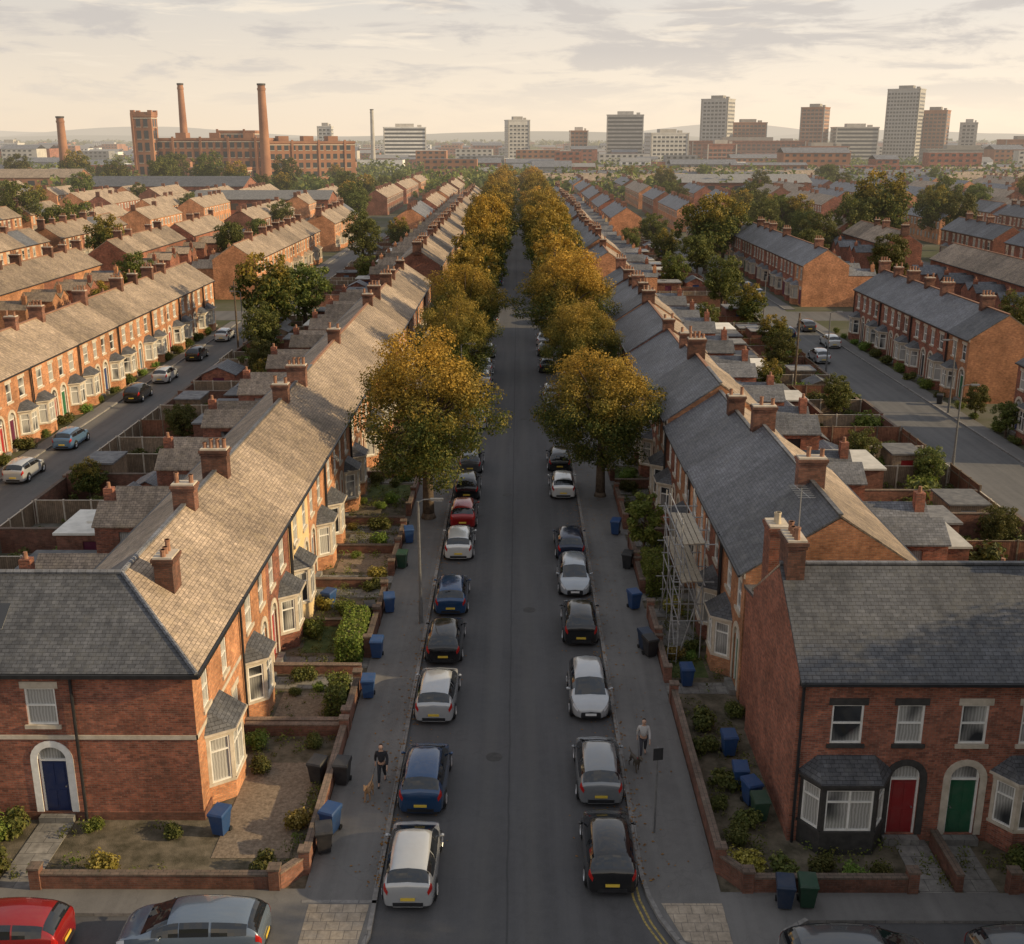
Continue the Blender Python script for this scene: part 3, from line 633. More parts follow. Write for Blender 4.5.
for c in(-1,1):
    mb=MB()
    if c<0: pts=[(-4.4,29.4),(-4.4,27.8),(-4.65,26.8),(-5.5,26.0),(-6.8,25.9),(-7.8,26.6),(-8.6,28.2),(-9.4,28.75),(-40,28.75),(-40,29.95),(-6.75,29.95),(-6.75,29.4)][::-1]
    else: pts=[(3.95,31.6),(3.98,30.6),(4.1,29.6),(4.35,28.6),(4.75,27.6),(5.4,26.8),(6.4,26.2),(7.4,26.6),(8.1,28.0),(8.9,28.55),(40,28.55),(40,29.85),(6.45,29.85),(6.45,31.6)]
    n=len(pts)
    top=[(p[0],p[1],.12) for p in pts]; mb.face(top,0)
    for i in range(n):
        a,b=pts[i],pts[(i+1)%n]; mb.face([(a[0],a[1],0),(b[0],b[1],0),(b[0],b[1],.12),(a[0],a[1],.12)],1)
        if a[1]<31.7 and abs(a[0])<9.5 and abs(b[0])<9.5 and a[1]<29.8 or (c>0 and i<2):
            w=math.dist(a,b)
            if w>.01 and not(abs(a[0])>6.4 and a[1]>29.3): mb.lbox((a[0],a[1],(b[0]-a[0])/w,(b[1]-a[1])/w),0,w,-.003,.14,-.02,.126,1)
    structure('pavement',mb.mesh('pavement',['footway','kerbstone']),'street-corner pavement with stone kerb')
    mb=MB()
    tp=[(-6.5,26.6),(-4.75,27.2),(-4.6,29.2),(-6.5,29.2)] if c<0 else [(5.0,27.6),(6.4,26.9),(6.4,29.3),(4.5,29.3)]
    mb.face([(p[0],p[1],.129) for p in tp]); structure('tactile_paving',mb.mesh('tactile_paving',['tactile']),'buff tactile paving at the crossing point')
for off in(.22,.40):
    mb=MB(); pts=[(4.03-off,30.4),(4.08-off,29.6),(4.33-off,28.5),(4.73-off*.9,27.5-off*.3),(5.35-off*.7,26.65-off*.6),(6.4,26.0-off)]
    for a,b in zip(pts,pts[1:]):
        w=math.dist(a,b); n=((b[1]-a[1])/w*.035,-(b[0]-a[0])/w*.035)
        mb.face([(a[0]-n[0],a[1]-n[1],.021),(a[0]+n[0],a[1]+n[1],.021),(b[0]+n[0],b[1]+n[1],.021),(b[0]-n[0],b[1]-n[1],.021)])
    structure('yellow_line',mb.mesh('yellow_line',['yellow_line']),'painted yellow line along the kerb')
cv=MB(); cv.cyl((0,0,0),(0,0,.01),.32,.32,20); cvm=cv.mesh('manhole_cover',['stone_dark'])
for x,y in((-.9,38),(.6,52),(-.7,71),(.5,92)): solo('manhole_cover',cvm,(x,y,.013),0,'round dark iron cover set in the asphalt','manhole cover','iron covers in the road')
for (x0,x1) in((-11.0,-6.75),(6.45,9.4)):
    sheet('garden_ground',x0,x1,29.9 if x0<0 else 31.6,142,.03,'soil','front garden soil and gravel beds')
mb=MB(); mb.face([(-20,29.9,.03),(-11,29.9,.03),(-11,33.8,.03),(-20,33.8,.03)]); structure('garden_ground',mb.mesh('garden_ground',['soil']),'front garden soil beside the corner house')
mb=MB(); mb.face([(6.45,29.85,.031),(24,29.85,.031),(24,32.7,.031),(6.45,32.7,.031)]); structure('garden_ground',mb.mesh('garden_ground',['soil']),'front garden soil before the red-brick houses')
sheet('gravel_bed',-10.2,-7.6,31.6,37.5,.045,'gravel','brown gravel bed in the corner garden')
mb=MB()
for n in range(20):
    y=40+5*n; yd=y+(4.0 if n%2==0 else 1.0)
    mb.box(-11,-6.75,yd-.55,yd+.55,.0,.06)
for n in range(19):
    y=42.6+5*n; yd=y+(1.0 if n%2==0 else 4.0); mb.box(6.45,9.4,yd-.5,yd+.5,.0,.06)
mb.box(-16.7,-15.5,29.95,33.8,.0,.06); mb.box(12.8,13.9,29.85,32.7,0,.06); mb.box(14.2,15.3,29.85,32.7,0,.06)
structure('garden_path',mb.mesh('garden_path',['paving']),'paved paths from gates to front doors')
for n in range(20):
    if R.random()<.88:
        y=40+5*n+(0 if n%2==0 else 1.8)+.2; m_=R.choice(['gravel','grass','gravel','paving','grass']); sheet('garden_bed',-10.1,-7.1,y,y+2.9,.042,m_,'small front garden surface of gravel or grass')
    if R.random()<.8:
        y=42.6+5*n+(1.8 if n%2==0 else 0)+.2; m_=R.choice(['gravel','grass','paving']); sheet('garden_bed',6.8,8.5,y,y+2.9,.042,m_,'small front garden surface of gravel or grass')
# ------------------------------------------------------------------ garden walls and fences
def low_wall(length,h=.75,pier=True,mat='brick_wall'):
    mb=MB(); mb.box(0,length,-.11,.11,0,h,0); mb.box(-.01,length+.01,-.13,.13,h,h+.06,1)
    if pier:
        for x in(.0,length): mb.box(x-.17,x+.17,-.17,.17,0,h+.24,0); mb.box(x-.20,x+.20,-.20,.20,h+.24,h+.31,1)
    return mb.mesh('garden_wall',[mat,'coping'])
W37=low_wall(3.75); W33=low_wall(3.3); W42=low_wall(4.0,.55,False); W28=low_wall(2.7,.6,False)
GW='low brick garden walls'
LW='low red-brick garden wall with stone coping and piers'
for n in range(20):
    y=40+5*n
    solo('garden_wall',W37 if n%2 else W33 ,(-6.9,y if n%2==0 else y+1.6,.0),rad(90),LW,'wall',GW,sc=(1 if n%2==0 else .9,1,R.uniform(.8,1.1)))
    if R.random()<.7: solo('garden_wall',W42,(-10.98,y,0),0,'brick wall dividing two front gardens','wall',GW,sc=(1,1,R.uniform(.7,1.1)))
for n in range(19):
    y=42.6+5*n
    solo('garden_wall',W37,(6.6,y+(1.6 if n%2==0 else .05),0),rad(90),LW,'wall',GW,sc=(.85,1,R.uniform(.8,1.1)))
    if R.random()<.7: solo('garden_wall',W28,(6.65,y,0),0,'brick wall dividing two front gardens','wall',GW)
def wall_between(a,b,h=.8,label=LW,pier=True,mat='brick_wall'):
    l=math.dist(a,b); return solo('garden_wall',low_wall(l,h,pier,mat),(a[0],a[1],0),math.atan2(b[1]-a[1],b[0]-a[0]),label,'wall',GW)
wall_between((-15.3,30.0),(-7.7,30.0),.62); wall_between((-7.6,30.05),(-6.95,30.9),.62,pier=False); wall_between((-6.9,30.9),(-6.9,39.4),.65)
wall_between((-20,30.0),(-16.8,30.0),.62)
wall_between((6.6,31.0),(6.6,42.2),.75); wall_between((6.65,30.9),(7.3,30.0),.7,pier=False); wall_between((7.3,29.95),(12.5,29.95),.62); wall_between((14.05,30.0),(14.05,32.4),.62,pier=False)
wall_between((15.7,29.95),(20,29.95),.62)
wall_between((-10.9,39.6),(-7,39.6),.5,pier=False)
def fence_mesh(l,h=1.7,mat='fence_wood'):
    mb=MB(); mb.box(0,l,-.02,.02,.05,h,0); n=max(1,round(l/1.8))
    for i in range(n+1): x=i*l/n; mb.box(x-.05,x+.05,-.06,.06,0,h+.08,1)
    mb.box(0,l,-.045,.045,h,h+.03,1); mb.box(0,l,.02,.05,.4,.48,1); mb.box(0,l,.02,.05,h-.4,h-.32,1)
    return mb.mesh('garden_fence',[mat,'fence_wood' if mat!='fence_wood' else 'stone'])
LN=12.0
FW=fence_mesh(LN); FR=fence_mesh(LN,1.7,'fence_red'); FB=low_wall(LN,1.7,False,'brick_wall')
FWl=fence_mesh(5.0); FBl=low_wall(5.0,1.6,False,'brick_wall'); FRl=fence_mesh(5.0,1.7,'fence_red')
BYB='back yard boundaries'
def fn(me): return 'yard_wall' if me in (FB,FBl) else 'garden_fence'
YL=[40+5*n for n in range(21)]+[158+5*n for n in range(20)]
for j,y in enumerate(YL):
    me=R.choice([FW,FW,FR,FB]); solo(fn(me),me,(-29.8,y+.0,0),0,'timber or brick boundary between two back yards','fence',BYB,sc=(1,1,R.uniform(.85,1.05)))
    me=R.choice([FWl,FBl,FBl]); solo(fn(me),me,(-30.0,y,0),rad(90),'back yard boundary beside the side street','fence',BYB,sc=(1,1,R.uniform(.8,1.05)))
    if R.random()<.5 and y<140:
        me=R.choice([FWl,FBl]); solo(fn(me),me,(-24.5,y,0),rad(90),'fence across a back yard','fence',BYB)
    if y<141: y+=2.6
    me=R.choice([FW,FR,FB,FW]); solo(fn(me),me,(17.3,y,0),0,'timber or brick boundary between two back yards','fence',BYB,sc=(1,1,R.uniform(.85,1.05)))
    me=R.choice([FWl,FRl,FBl]); solo(fn(me),me,(29.5,y,0),rad(90),'back yard boundary beside the side street','fence',BYB,sc=(1,1,R.uniform(.8,1.05)))
    if R.random()<.6 and y<143:
        me=R.choice([FWl,FRl,FBl]); solo(fn(me),me,(24.6,y,0),rad(90),'fence across a back yard','fence',BYB)
YD='mixed paving and grass of the back yards'
for y0,y1 in((40,144),(155,262)):
    sheet('back_yards',-30.1,-17.4,34 if y0==40 else y0,y1,.012,'yard_mix',YD); sheet('back_yards',16.0,29.7,y0,y1,.012,'yard_mix',YD)
sheet('back_gardens',-64,-45,56,142,.010,'yard_mix','grassy back gardens between terraces'); sheet('back_gardens',47,66,60,142,.010,'yard_mix','grassy back gardens between terraces')
def shed(w,d,h,roof,wall,pitch=False):
    mb=MB(); mb.wall((0,0),(w,0),0,h,[(w/2-.45,w/2+.45,.0001,h-.35)],.08); mb.wall((w,0),(w,d),0,h);mb.wall((w,d),(0,d),0,h);mb.wall((0,d),(0,0),0,h)
    rm=MB()
    if pitch:
        r=h+w*.28; mb.face([(0,0,h),(w,0,h),(w/2,0,r-.04)]); mb.face([(w,d,h),(0,d,h),(w/2,d,r-.04)])
        rm.slab([(-.15,d+.12,h-.06),(-.15,-.12,h-.06),(w/2,-.12,r),(w/2,d+.12,r)],.07); rm.slab([(w+.15,-.12,h-.06),(w+.15,d+.12,h-.06),(w/2,d+.12,r),(w/2,-.12,r)],.07)
    else:
        rm.box(-.12,w+.12,-.12,d+.12,h,h+.12)
        if w>3: rm.box(w*.3,w*.3+.6,d*.4,d*.4+.6,h+.121,h+.24)
    dr=MB(); dr.box(w/2-.45,w/2+.45,.06,.1,.02,h-.35); 
    return [('wall',mb.mesh('wall',[wall]),-1,'wall'),('roof',rm.mesh('roof',[roof]),-1,'roof'),('door',dr.mesh('door',['matt_paint']),-1,'door')]
SH=[(shed(2.2,2.6,2.1,'felt_roof','fence_wood'),'timber shed with flat felt roof in a back yard'),
    (shed(3.5,4.0,2.6,'pale_roof','brick_dark'),'brick extension with pale flat roof behind the houses'),
    (shed(2.6,3.4,2.2,'slate','brick_red',True),'brick outhouse with pitched slate roof in a yard'),
    (shed(2.0,2.6,1.9,'felt_roof','fence_wood',True),'small timber shed with pitched felt roof'),
    (shed(3.4,3.2,2.5,'felt_roof','brick_dark'),'brick extension with dark flat roof behind the houses'),
    (shed(3.6,4.4,2.9,'pale_roof','brick_red'),'long brick extension with pale flat roof')]
SG='sheds and extensions in the back yards'
def rs(): return (R.uniform(.85,1.2),R.uniform(.85,1.1),R.uniform(.85,1.1))
for y0 in [40+5*n for n in range(20)]+[158+5*n for n in range(20)]:
    for s in(0,1):
        for slot in(0,1):
            if R.random()<(.82 if slot==0 else .42)*(1 if y0<150 else .7):
                kt,lb=R.choice(([SH[1],SH[4],SH[5],SH[1],SH[2]] if s else [SH[4],SH[4],SH[1],SH[2]]) if slot==0 else [SH[0],SH[3],SH[2],SH[4]]); y=y0+(0 if s==0 or y0>150 else 2.6)+R.uniform(.1,.7)
                X=(-25.0+R.uniform(0,.8) if slot==0 else -29.4+R.uniform(0,1.0)) if s==0 else (20.0+R.uniform(0,.4) if slot==0 else 25.2+R.uniform(0,1.2))
                inst(kt,'garden_shed',(X,y,0),0,lb,'shed',SG,{'door':R.choice(DOORS)},sc=rs())
inst(SH[2][0],'garden_shed',(19.6,44,0),rad(0),'brick outhouse with pitched slate roof in a yard','shed',SG,{'door':(.1,.1,.1)},sc=(1.3,1.2,1.3))
# ------------------------------------------------------------------ foliage
def leaves(name,centers,radii,n,size,seed,mat,squash=1.0,shell=.5,jit=.06):
    rng=np.random.default_rng(seed); C=np.array(centers);Rr=np.array(radii)
    p=Rr**2; p=p/p.sum(); idx=rng.choice(len(C),n,p=p)
    d=rng.normal(size=(n,3)); d/=np.linalg.norm(d,axis=1)[:,None]
    rr=(shell+(1-shell)*rng.random(n)**.6)*(1+jit*rng.normal(size=n))
    pos=C[idx]+d*(Rr[idx]*rr)[:,None]*np.array([1,1,squash])
    nr=d+rng.normal(size=(n,3))*.5+np.array([0,0,.35]); nr/=np.linalg.norm(nr,axis=1)[:,None]
    t=np.cross(nr,rng.normal(size=(n,3))); t/=np.linalg.norm(t,axis=1)[:,None]; b=np.cross(nr,t)
    s=size*(.6+.8*rng.random(n))[:,None]
    bend=nr*s*.18
    V=np.stack([pos-t*s*.62-bend,pos-b*s*.42,pos+t*s*.62-bend,pos+b*s*.42],axis=1).reshape(-1,3)
    me=bpy.data.meshes.new(name); me.from_pydata(V.tolist(),[],np.arange(4*n).reshape(-1,4).tolist()); me.materials.append(MATS[mat])
    return me
def tree_kit(seed,rx,rz,zc,nl,size,mat,nc=46,loose=0.):
    rr=random.Random(seed); cs=[];rs_=[]
    ph=rr.uniform(0,6)
    for i in range(nc):
        z=1-2*(i+.5)/nc; th=i*2.399+rr.uniform(-.4,.4); q=math.sqrt(1-z*z); k=rr.uniform(.62-loose*.1,.85+loose*.08)
        lob=1+(.08+loose*.06)*math.sin(2*th+ph)+.08*math.sin(5*th+seed+3*z)
        fl=1.0 if z>-.3 else .92
        cs.append((math.cos(th)*q*rx*k*lob*fl,math.sin(th)*q*rx*k*lob*fl,zc+z*rz*(k+.06)*(1+.06*math.sin(3*th)))); rs_.append(rx*rr.uniform(.16,.28))
    for i in range(10): cs.append((rr.uniform(-.4,.4)*rx,rr.uniform(-.4,.4)*rx,zc+rr.uniform(-.45,.45)*rz)); rs_.append(rx*.36)
    cr=leaves('crown',cs,rs_,nl,size,seed,mat,.8,.35,.08)
    tk=MB(); r0=rx*.07; tk.cyl((0,0,-.1),(0,0,zc-rz*.45),r0*1.15,r0*.8,10); tk.cyl((0,0,zc-rz*.46),(.1,.1,zc+rz*.3),r0*.8,r0*.3,8)
    tk.cyl((0,0,-.1),(0,0,.35),r0*1.6,r0*1.15,10)
    for i in range(16):
        c=cs[rr.randrange(nc)]; z0=zc-rz*rr.uniform(.1,.6); mid=(c[0]*.5,c[1]*.5,(z0+c[2])/2+.3)
        tk.cyl((0,0,z0),mid,r0*.42,r0*.25,6); tk.cyl(mid,c,r0*.25,r0*.08,5)
    return [('trunk',tk.mesh('trunk',['bark'],True),-1,'trunk'),('crown',cr,-1,'crown')]
ST=[tree_kit(10+i,4.3,4.6,6.6,44000,.118,'leaf_autumn',nc=76,loose=.35) for i in range(4)]
SF=[tree_kit(20+i,4.3,4.7,6.7,9500,.27,'leaf_autumn',nc=52,loose=.5) for i in range(4)]
GT=[tree_kit(30+i,3.6,3.8,5.4,6500,.26,'leaf_green',nc=42,loose=.5) for i in range(4)]
GA=[tree_kit(40+i,3.6,3.9,5.4,6500,.26,'leaf_autumn',nc=42,loose=.5) for i in range(2)]
TL='mature street tree with golden-topped autumn crown on the pavement'
def street_tree(x,y,sc,i,rz=None):
    kit=ST[i%4] if y<130 else SF[i%4]; inst(kit,'street_tree',(x,y,.1),R.uniform(0,6.28) if rz is None else rz,TL,'tree','street trees lining the road',sc=sc)
street_tree(-5.6,66,(1.10,1.10,1.04),0,0.4); street_tree(-5.5,95,(.88,.88,.88),1); street_tree(-5.3,112,(1.02,1.02,1.0),2); street_tree(-5.3,132,(1.0,1.0,1.0),3)
street_tree(5.5,70.5,(.98,.98,.9),2); street_tree(5.5,95,(.86,.86,.86),3); street_tree(4.9,111,(1.2,1.2,1.1),0); street_tree(5.0,133,1.08,1); 
for x,y,s_ in((19.8,20,1.),(20.8,26.0,.95),(25.5,23.3,1.05),(27.5,29.6,1.2),(24,16.5,1.),(31.5,26,1.15),(31,19,1.),(20,13.5,1.),(34,31,1.2)): street_tree(x,y,s_,int(x)%4)  # unseen trees, added to shade the junction from the low sun
y=157
i=0
while y<480:
    g_=1.0 if y<185 else 1.22
    street_tree(-5.0,y+R.uniform(-3,3),(g_*R.uniform(.92,1.1),R.uniform(.92,1.12)*g_,R.uniform(.85,1.25)),i); street_tree(5.0,y+R.uniform(-3,3),(g_*R.uniform(.92,1.12),R.uniform(.92,1.15)*g_,R.uniform(.85,1.25)),i+1); y+=21; i+=1
def gtree(x,y,sc,autumn=False):
    kit=R.choice(GA if autumn else GT); inst(kit,'garden_tree',(x,y,0),R.uniform(0,6.28),'broad leafy garden tree with autumn tints' if autumn else 'leafy green garden tree behind the houses','tree','trees among the back gardens',sc=sc)
for a in [(-29.0,128,1.15,True),(-26.0,135,1.0,False),(-27,116,.7,False),(-25,106,.5,False),(-29,210,1.1,False),(33,198,1.5,True),(38.5,212,1.45,True),(30,188,.9,False),(72,226,1.85,True),(66,222,1.4,False),(27.5,150,.9,False),(28.5,137,.65,True),(27,92,.42,False),(26.5,110,.5,False),(39,86,.35,False),(38.9,92,.35,False),(-58,118,.8,True),(-52,205,1.0,False),(-55,160,.8,False),(-50,135,.7,True),(54,120,.8,False),(56,170,1.,False),(52,200,.9,False),(22,130,.5,False),(-22,60,.32,False),(-26,83,.4,False),(24,75,.4,False),(22.5,98,.45,True),(55,100,.7,True),(-57,100,.7,False),(104,210,1.3,True),(-95,200,1.0,False),(27.6,60,.34,False),(27.8,72,.36,False),(27.4,118,.55,True),(-22.5,98,.45,True),(-21.5,112,.45,False),(-27.5,52,.3,False),(-28,69,.34,True),(-136,440,1.9,False),(-122,452,2.0,False),(-110,446,1.6,True),(-160,455,1.7,False),(-95,470,1.8,False),(-150,500,2.0,False),(-185,480,2.0,True),(-205,470,1.8,False),(24,172,.7,False),(27,205,.8,True),(22,222,.7,False),(28,236,.9,False),(-24,178,.6,False),(-25,236,.8,True),(-73,200,1.1,True),(90,190,1.2,False),(78,250,1.4,False),(60,260,1.2,False),(95,260,1.4,True),(-92,225,1.2,False),(125,255,1.4,True)]: gtree(*a)
for (xa,xb,ya,yb) in GAPS:
    if ya<520 and abs(xa)<ya*.52:
        for q in range(2): gtree(R.uniform(xa,xb),R.uniform(ya,yb),R.uniform(1.0,1.5),R.random()<.25)
for i in range(85):
    s=R.choice([-1,1]); y=R.uniform(190,600); x=s*R.choice([52,55,58,90,93,108,124,140,160,180,200,220])+R.uniform(-3,3)
    if abs(x)>y*.5: continue
    gtree(x,y,R.uniform(.7,1.4),R.random()<.25)
def tree_belts():
    rr=random.Random(5); cs=[];rs_=[]
    for i in range(2900):
        y=rr.uniform(430,2300) if rr.random()<.75 else rr.uniform(430,800); x=rr.uniform(-.52,.52)*y
        if -200<x<-75 and 530<y<640: continue
        if abs(x)<12 and y<500: continue
        r=rr.uniform(3,6.5)
        for k in range(4): cs.append((x+rr.uniform(-r,r),y+rr.uniform(-r,r),r*rr.uniform(.4,1.15))); rs_.append(r*.75)
    structure('woodland',leaves('woodland',cs,rs_,110000,1.8,9,'leaf_green',.9,.5),'belts of mixed trees across the distant city','stuff')
tree_belts()
def far_wood():
    rr=random.Random(15); cs=[];rs_=[]
    for i in range(300):
        a=rr.uniform(-.55,.55); y=rr.choice([2200,2600,3200,3600])+rr.uniform(-150,150); x=a*y
        for k in range(5): cs.append((x+rr.uniform(-60,60),y+rr.uniform(-20,20),rr.uniform(2,12))); rs_.append(rr.uniform(8,16))
    structure('woodland',leaves('woodland',cs,rs_,26000,6.5,11,'leaf_green',.6,.5),'far belts of woodland near the horizon','stuff')
far_wood()
def litter():
    rng=np.random.default_rng(3); n=5000
    side=rng.choice([-1,1],n); y=rng.uniform(30,150,n); k=rng.random(n)
    x=np.where(side<0,-4.4,3.95)+rng.normal(0,.5,n)*np.where(k<.5,.35,1.6)
    z=np.where((x<-4.4)|(x>3.95),.135,.03); ang=rng.uniform(0,6.28,n); s=rng.uniform(.03,.07,n)
    V=[]
    for i in range(n):
        c,t=math.cos(ang[i])*s[i],math.sin(ang[i])*s[i]; V+=[(x[i]-c,y[i]-t,z[i]),(x[i]+t*.6,y[i]-c*.6,z[i]+.01),(x[i]+c,y[i]+t,z[i]),(x[i]-t*.6,y[i]+c*.6,z[i]+.01)]
    me=bpy.data.meshes.new('fallen_leaves'); me.from_pydata(V,[],[(4*i,4*i+1,4*i+2,4*i+3) for i in range(n)]); me.materials.append(MATS['leaf_fallen'])
    structure('fallen_leaves',me,'fallen golden leaves along the kerbs','stuff')
litter()
def cover(name,rects,n,size,seed,mat,hmax):
    rr=random.Random(seed); cs=[];rs_=[]
    A=[(x1-x0)*(y1-y0) for x0,x1,y0,y1 in rects]
    for i in range(n):
        x0,x1,y0,y1=rr.choices(rects,A)[0]; r=rr.uniform(.12,.42); cs.append((rr.uniform(x0+.2,x1-.2),rr.uniform(y0,y1),.05+r*rr.uniform(.2,hmax))); rs_.append(r)
    structure(name,leaves(name,cs,rs_,n*26,size,seed,mat,.7,.2),'low plants and weeds covering the garden soil','stuff')
fr_=[(-10.9,-7.0,38,90),(-20,-11.2,30.3,31.3),(-20,-11.2,32.6,33.6),(-7.9,-7.0,31,39),(6.8,9.2,31,90),(9.6,20,30.2,32.3)]
cover('ground_cover',fr_,700,.07,5,'leaf_green',.7); cover('ground_cover',fr_,250,.07,6,'leaf_bright',.6); cover('ground_cover',[(-29.5,-18,40,110),(17,29.3,43,110)],1800,.12,7,'leaf_green',1.4)
def blob(name,mat,r,n,size,seed,sq=.9):
    rr=random.Random(seed); cs=[(rr.uniform(-.45,.45)*r,rr.uniform(-.45,.45)*r,r*rr.uniform(.45,.85)) for _ in range(7)]; return leaves(name,cs,[r*.55]*7,n,size,seed,mat,sq,.3)
SB=[blob('shrub','leaf_green',.6,1300,.08,1),blob('shrub','leaf_bright',.6,1300,.08,2),blob('shrub','leaf_yellow',.55,1300,.075,3),blob('shrub','leaf_green',.6,700,.12,4)]
SN=['rounded dark green shrub in a front garden','bright green leafy shrub in a front garden','rounded yellow-green variegated shrub in a garden','loose dark shrub in a front garden']
def shrub(x,y,k,sc=1): solo('shrub',SB[k],(x,y,0),R.uniform(0,6),SN[k],'shrub','garden shrubs',sc=sc)
for a in [(-13.4,30.7,2,1.35),(-7.5,33.3,2,1.1),(-17.4,31,0,1.4),(-18,32.6,1,1.2),(-8.3,30.8,3,1.),(-9.7,36.9,0,.9),(-14.6,33.2,1,.7),(-10.2,38.6,1,1.0),(-8.0,38.7,0,.8),(-17.4,33,3,1.1),(-11.8,32.8,0,.7),(7.4,31.0,2,1.35),(7.5,32.6,0,1.0),(8.6,30.7,3,1.0),(7.7,35.8,3,1.1),(7.3,38.4,0,1.0),(7.5,40.3,3,1.1),(9.9,31.0,0,.9),(10.8,30.6,1,.8),(11.8,30.6,0,.7),(16.5,31.1,0,1.1),(17.6,30.9,1,1.2),(8.0,33.6,3,.9),(9.0,41.2,0,.9),(7.2,34.6,0,.7)]: shrub(*a)
for n in range(20):
    for s in range(3):
        shrub(R.uniform(-10.3,-7.3),40+5*n+R.uniform(.3,4.7),R.choice([0,1,1,3,2]),R.uniform(.5,1.3))
        shrub(R.uniform(6.9,8.4),42.6+5*n+R.uniform(.3,4.7),R.choice([0,1,1,3,2]),R.uniform(.5,1.3))
    for q in range(3):
        shrub(R.uniform(-29.4,-19),40+5*n+R.uniform(.5,4),R.choice([0,1,3]),R.uniform(1,2.4)); shrub(R.uniform(24,29),42+5*n+R.uniform(.5,4),R.choice([0,1,3,0]),R.uniform(1,2.6))
    shrub(38.9+R.uniform(-.2,.4),60+4*n,R.choice([0,3,1]),R.uniform(.8,1.6)); shrub(-37.9,58+4*n,R.choice([0,3,1]),R.uniform(.8,1.5))
def hedge(x0,x1,y0,y1,h,mat,seed,label):
    rr=np.random.default_rng(seed); w,l=x1-x0,y1-y0; A=2*(w+l)*h+w*l; n=int(A*420)
    P=rr.random((n,3))*[w,l,h]; f=rr.integers(0,5,n); P[f==0,0]=0;P[f==1,0]=w;P[f==2,1]=0;P[f==3,1]=l;P[f==4,2]=h
    P+=rr.normal(size=(n,3))*.06
    me=leaves('hedge',P.tolist(),[.06]*n,n,.10,seed,mat)
    core=MB(); core.box(.08,w-.08,.08,l-.08,0,h-.08); cm=core.mesh('branches',['bark'])
    o=solo('hedge',me,(x0,y0,0),0,label,'hedge'); link('branches',cm,o)
hedge(-8.2,-7.2,45.8,49.4,1.3,'leaf_bright',1,'clipped bright green hedge behind a garden wall'); hedge(6.8,7.9,53.6,56.4,1.7,'leaf_bright',2,'clipped green hedge along the front garden')
hedge(-7.9,-7.2,41,42.8,1.1,'leaf_green',3,'low clipped hedge behind a garden wall'); hedge(24.8,29.2,46.2,47.4,1.8,'leaf_green',4,'dark green hedge behind the yards')
inst(tree_kit(77,1.1,1.5,2.2,2600,.13,'leaf_bright',nc=24),'garden_tree',(7.1,58.6,0),0,'small bright green tree in a front garden','tree',sc=1.2)
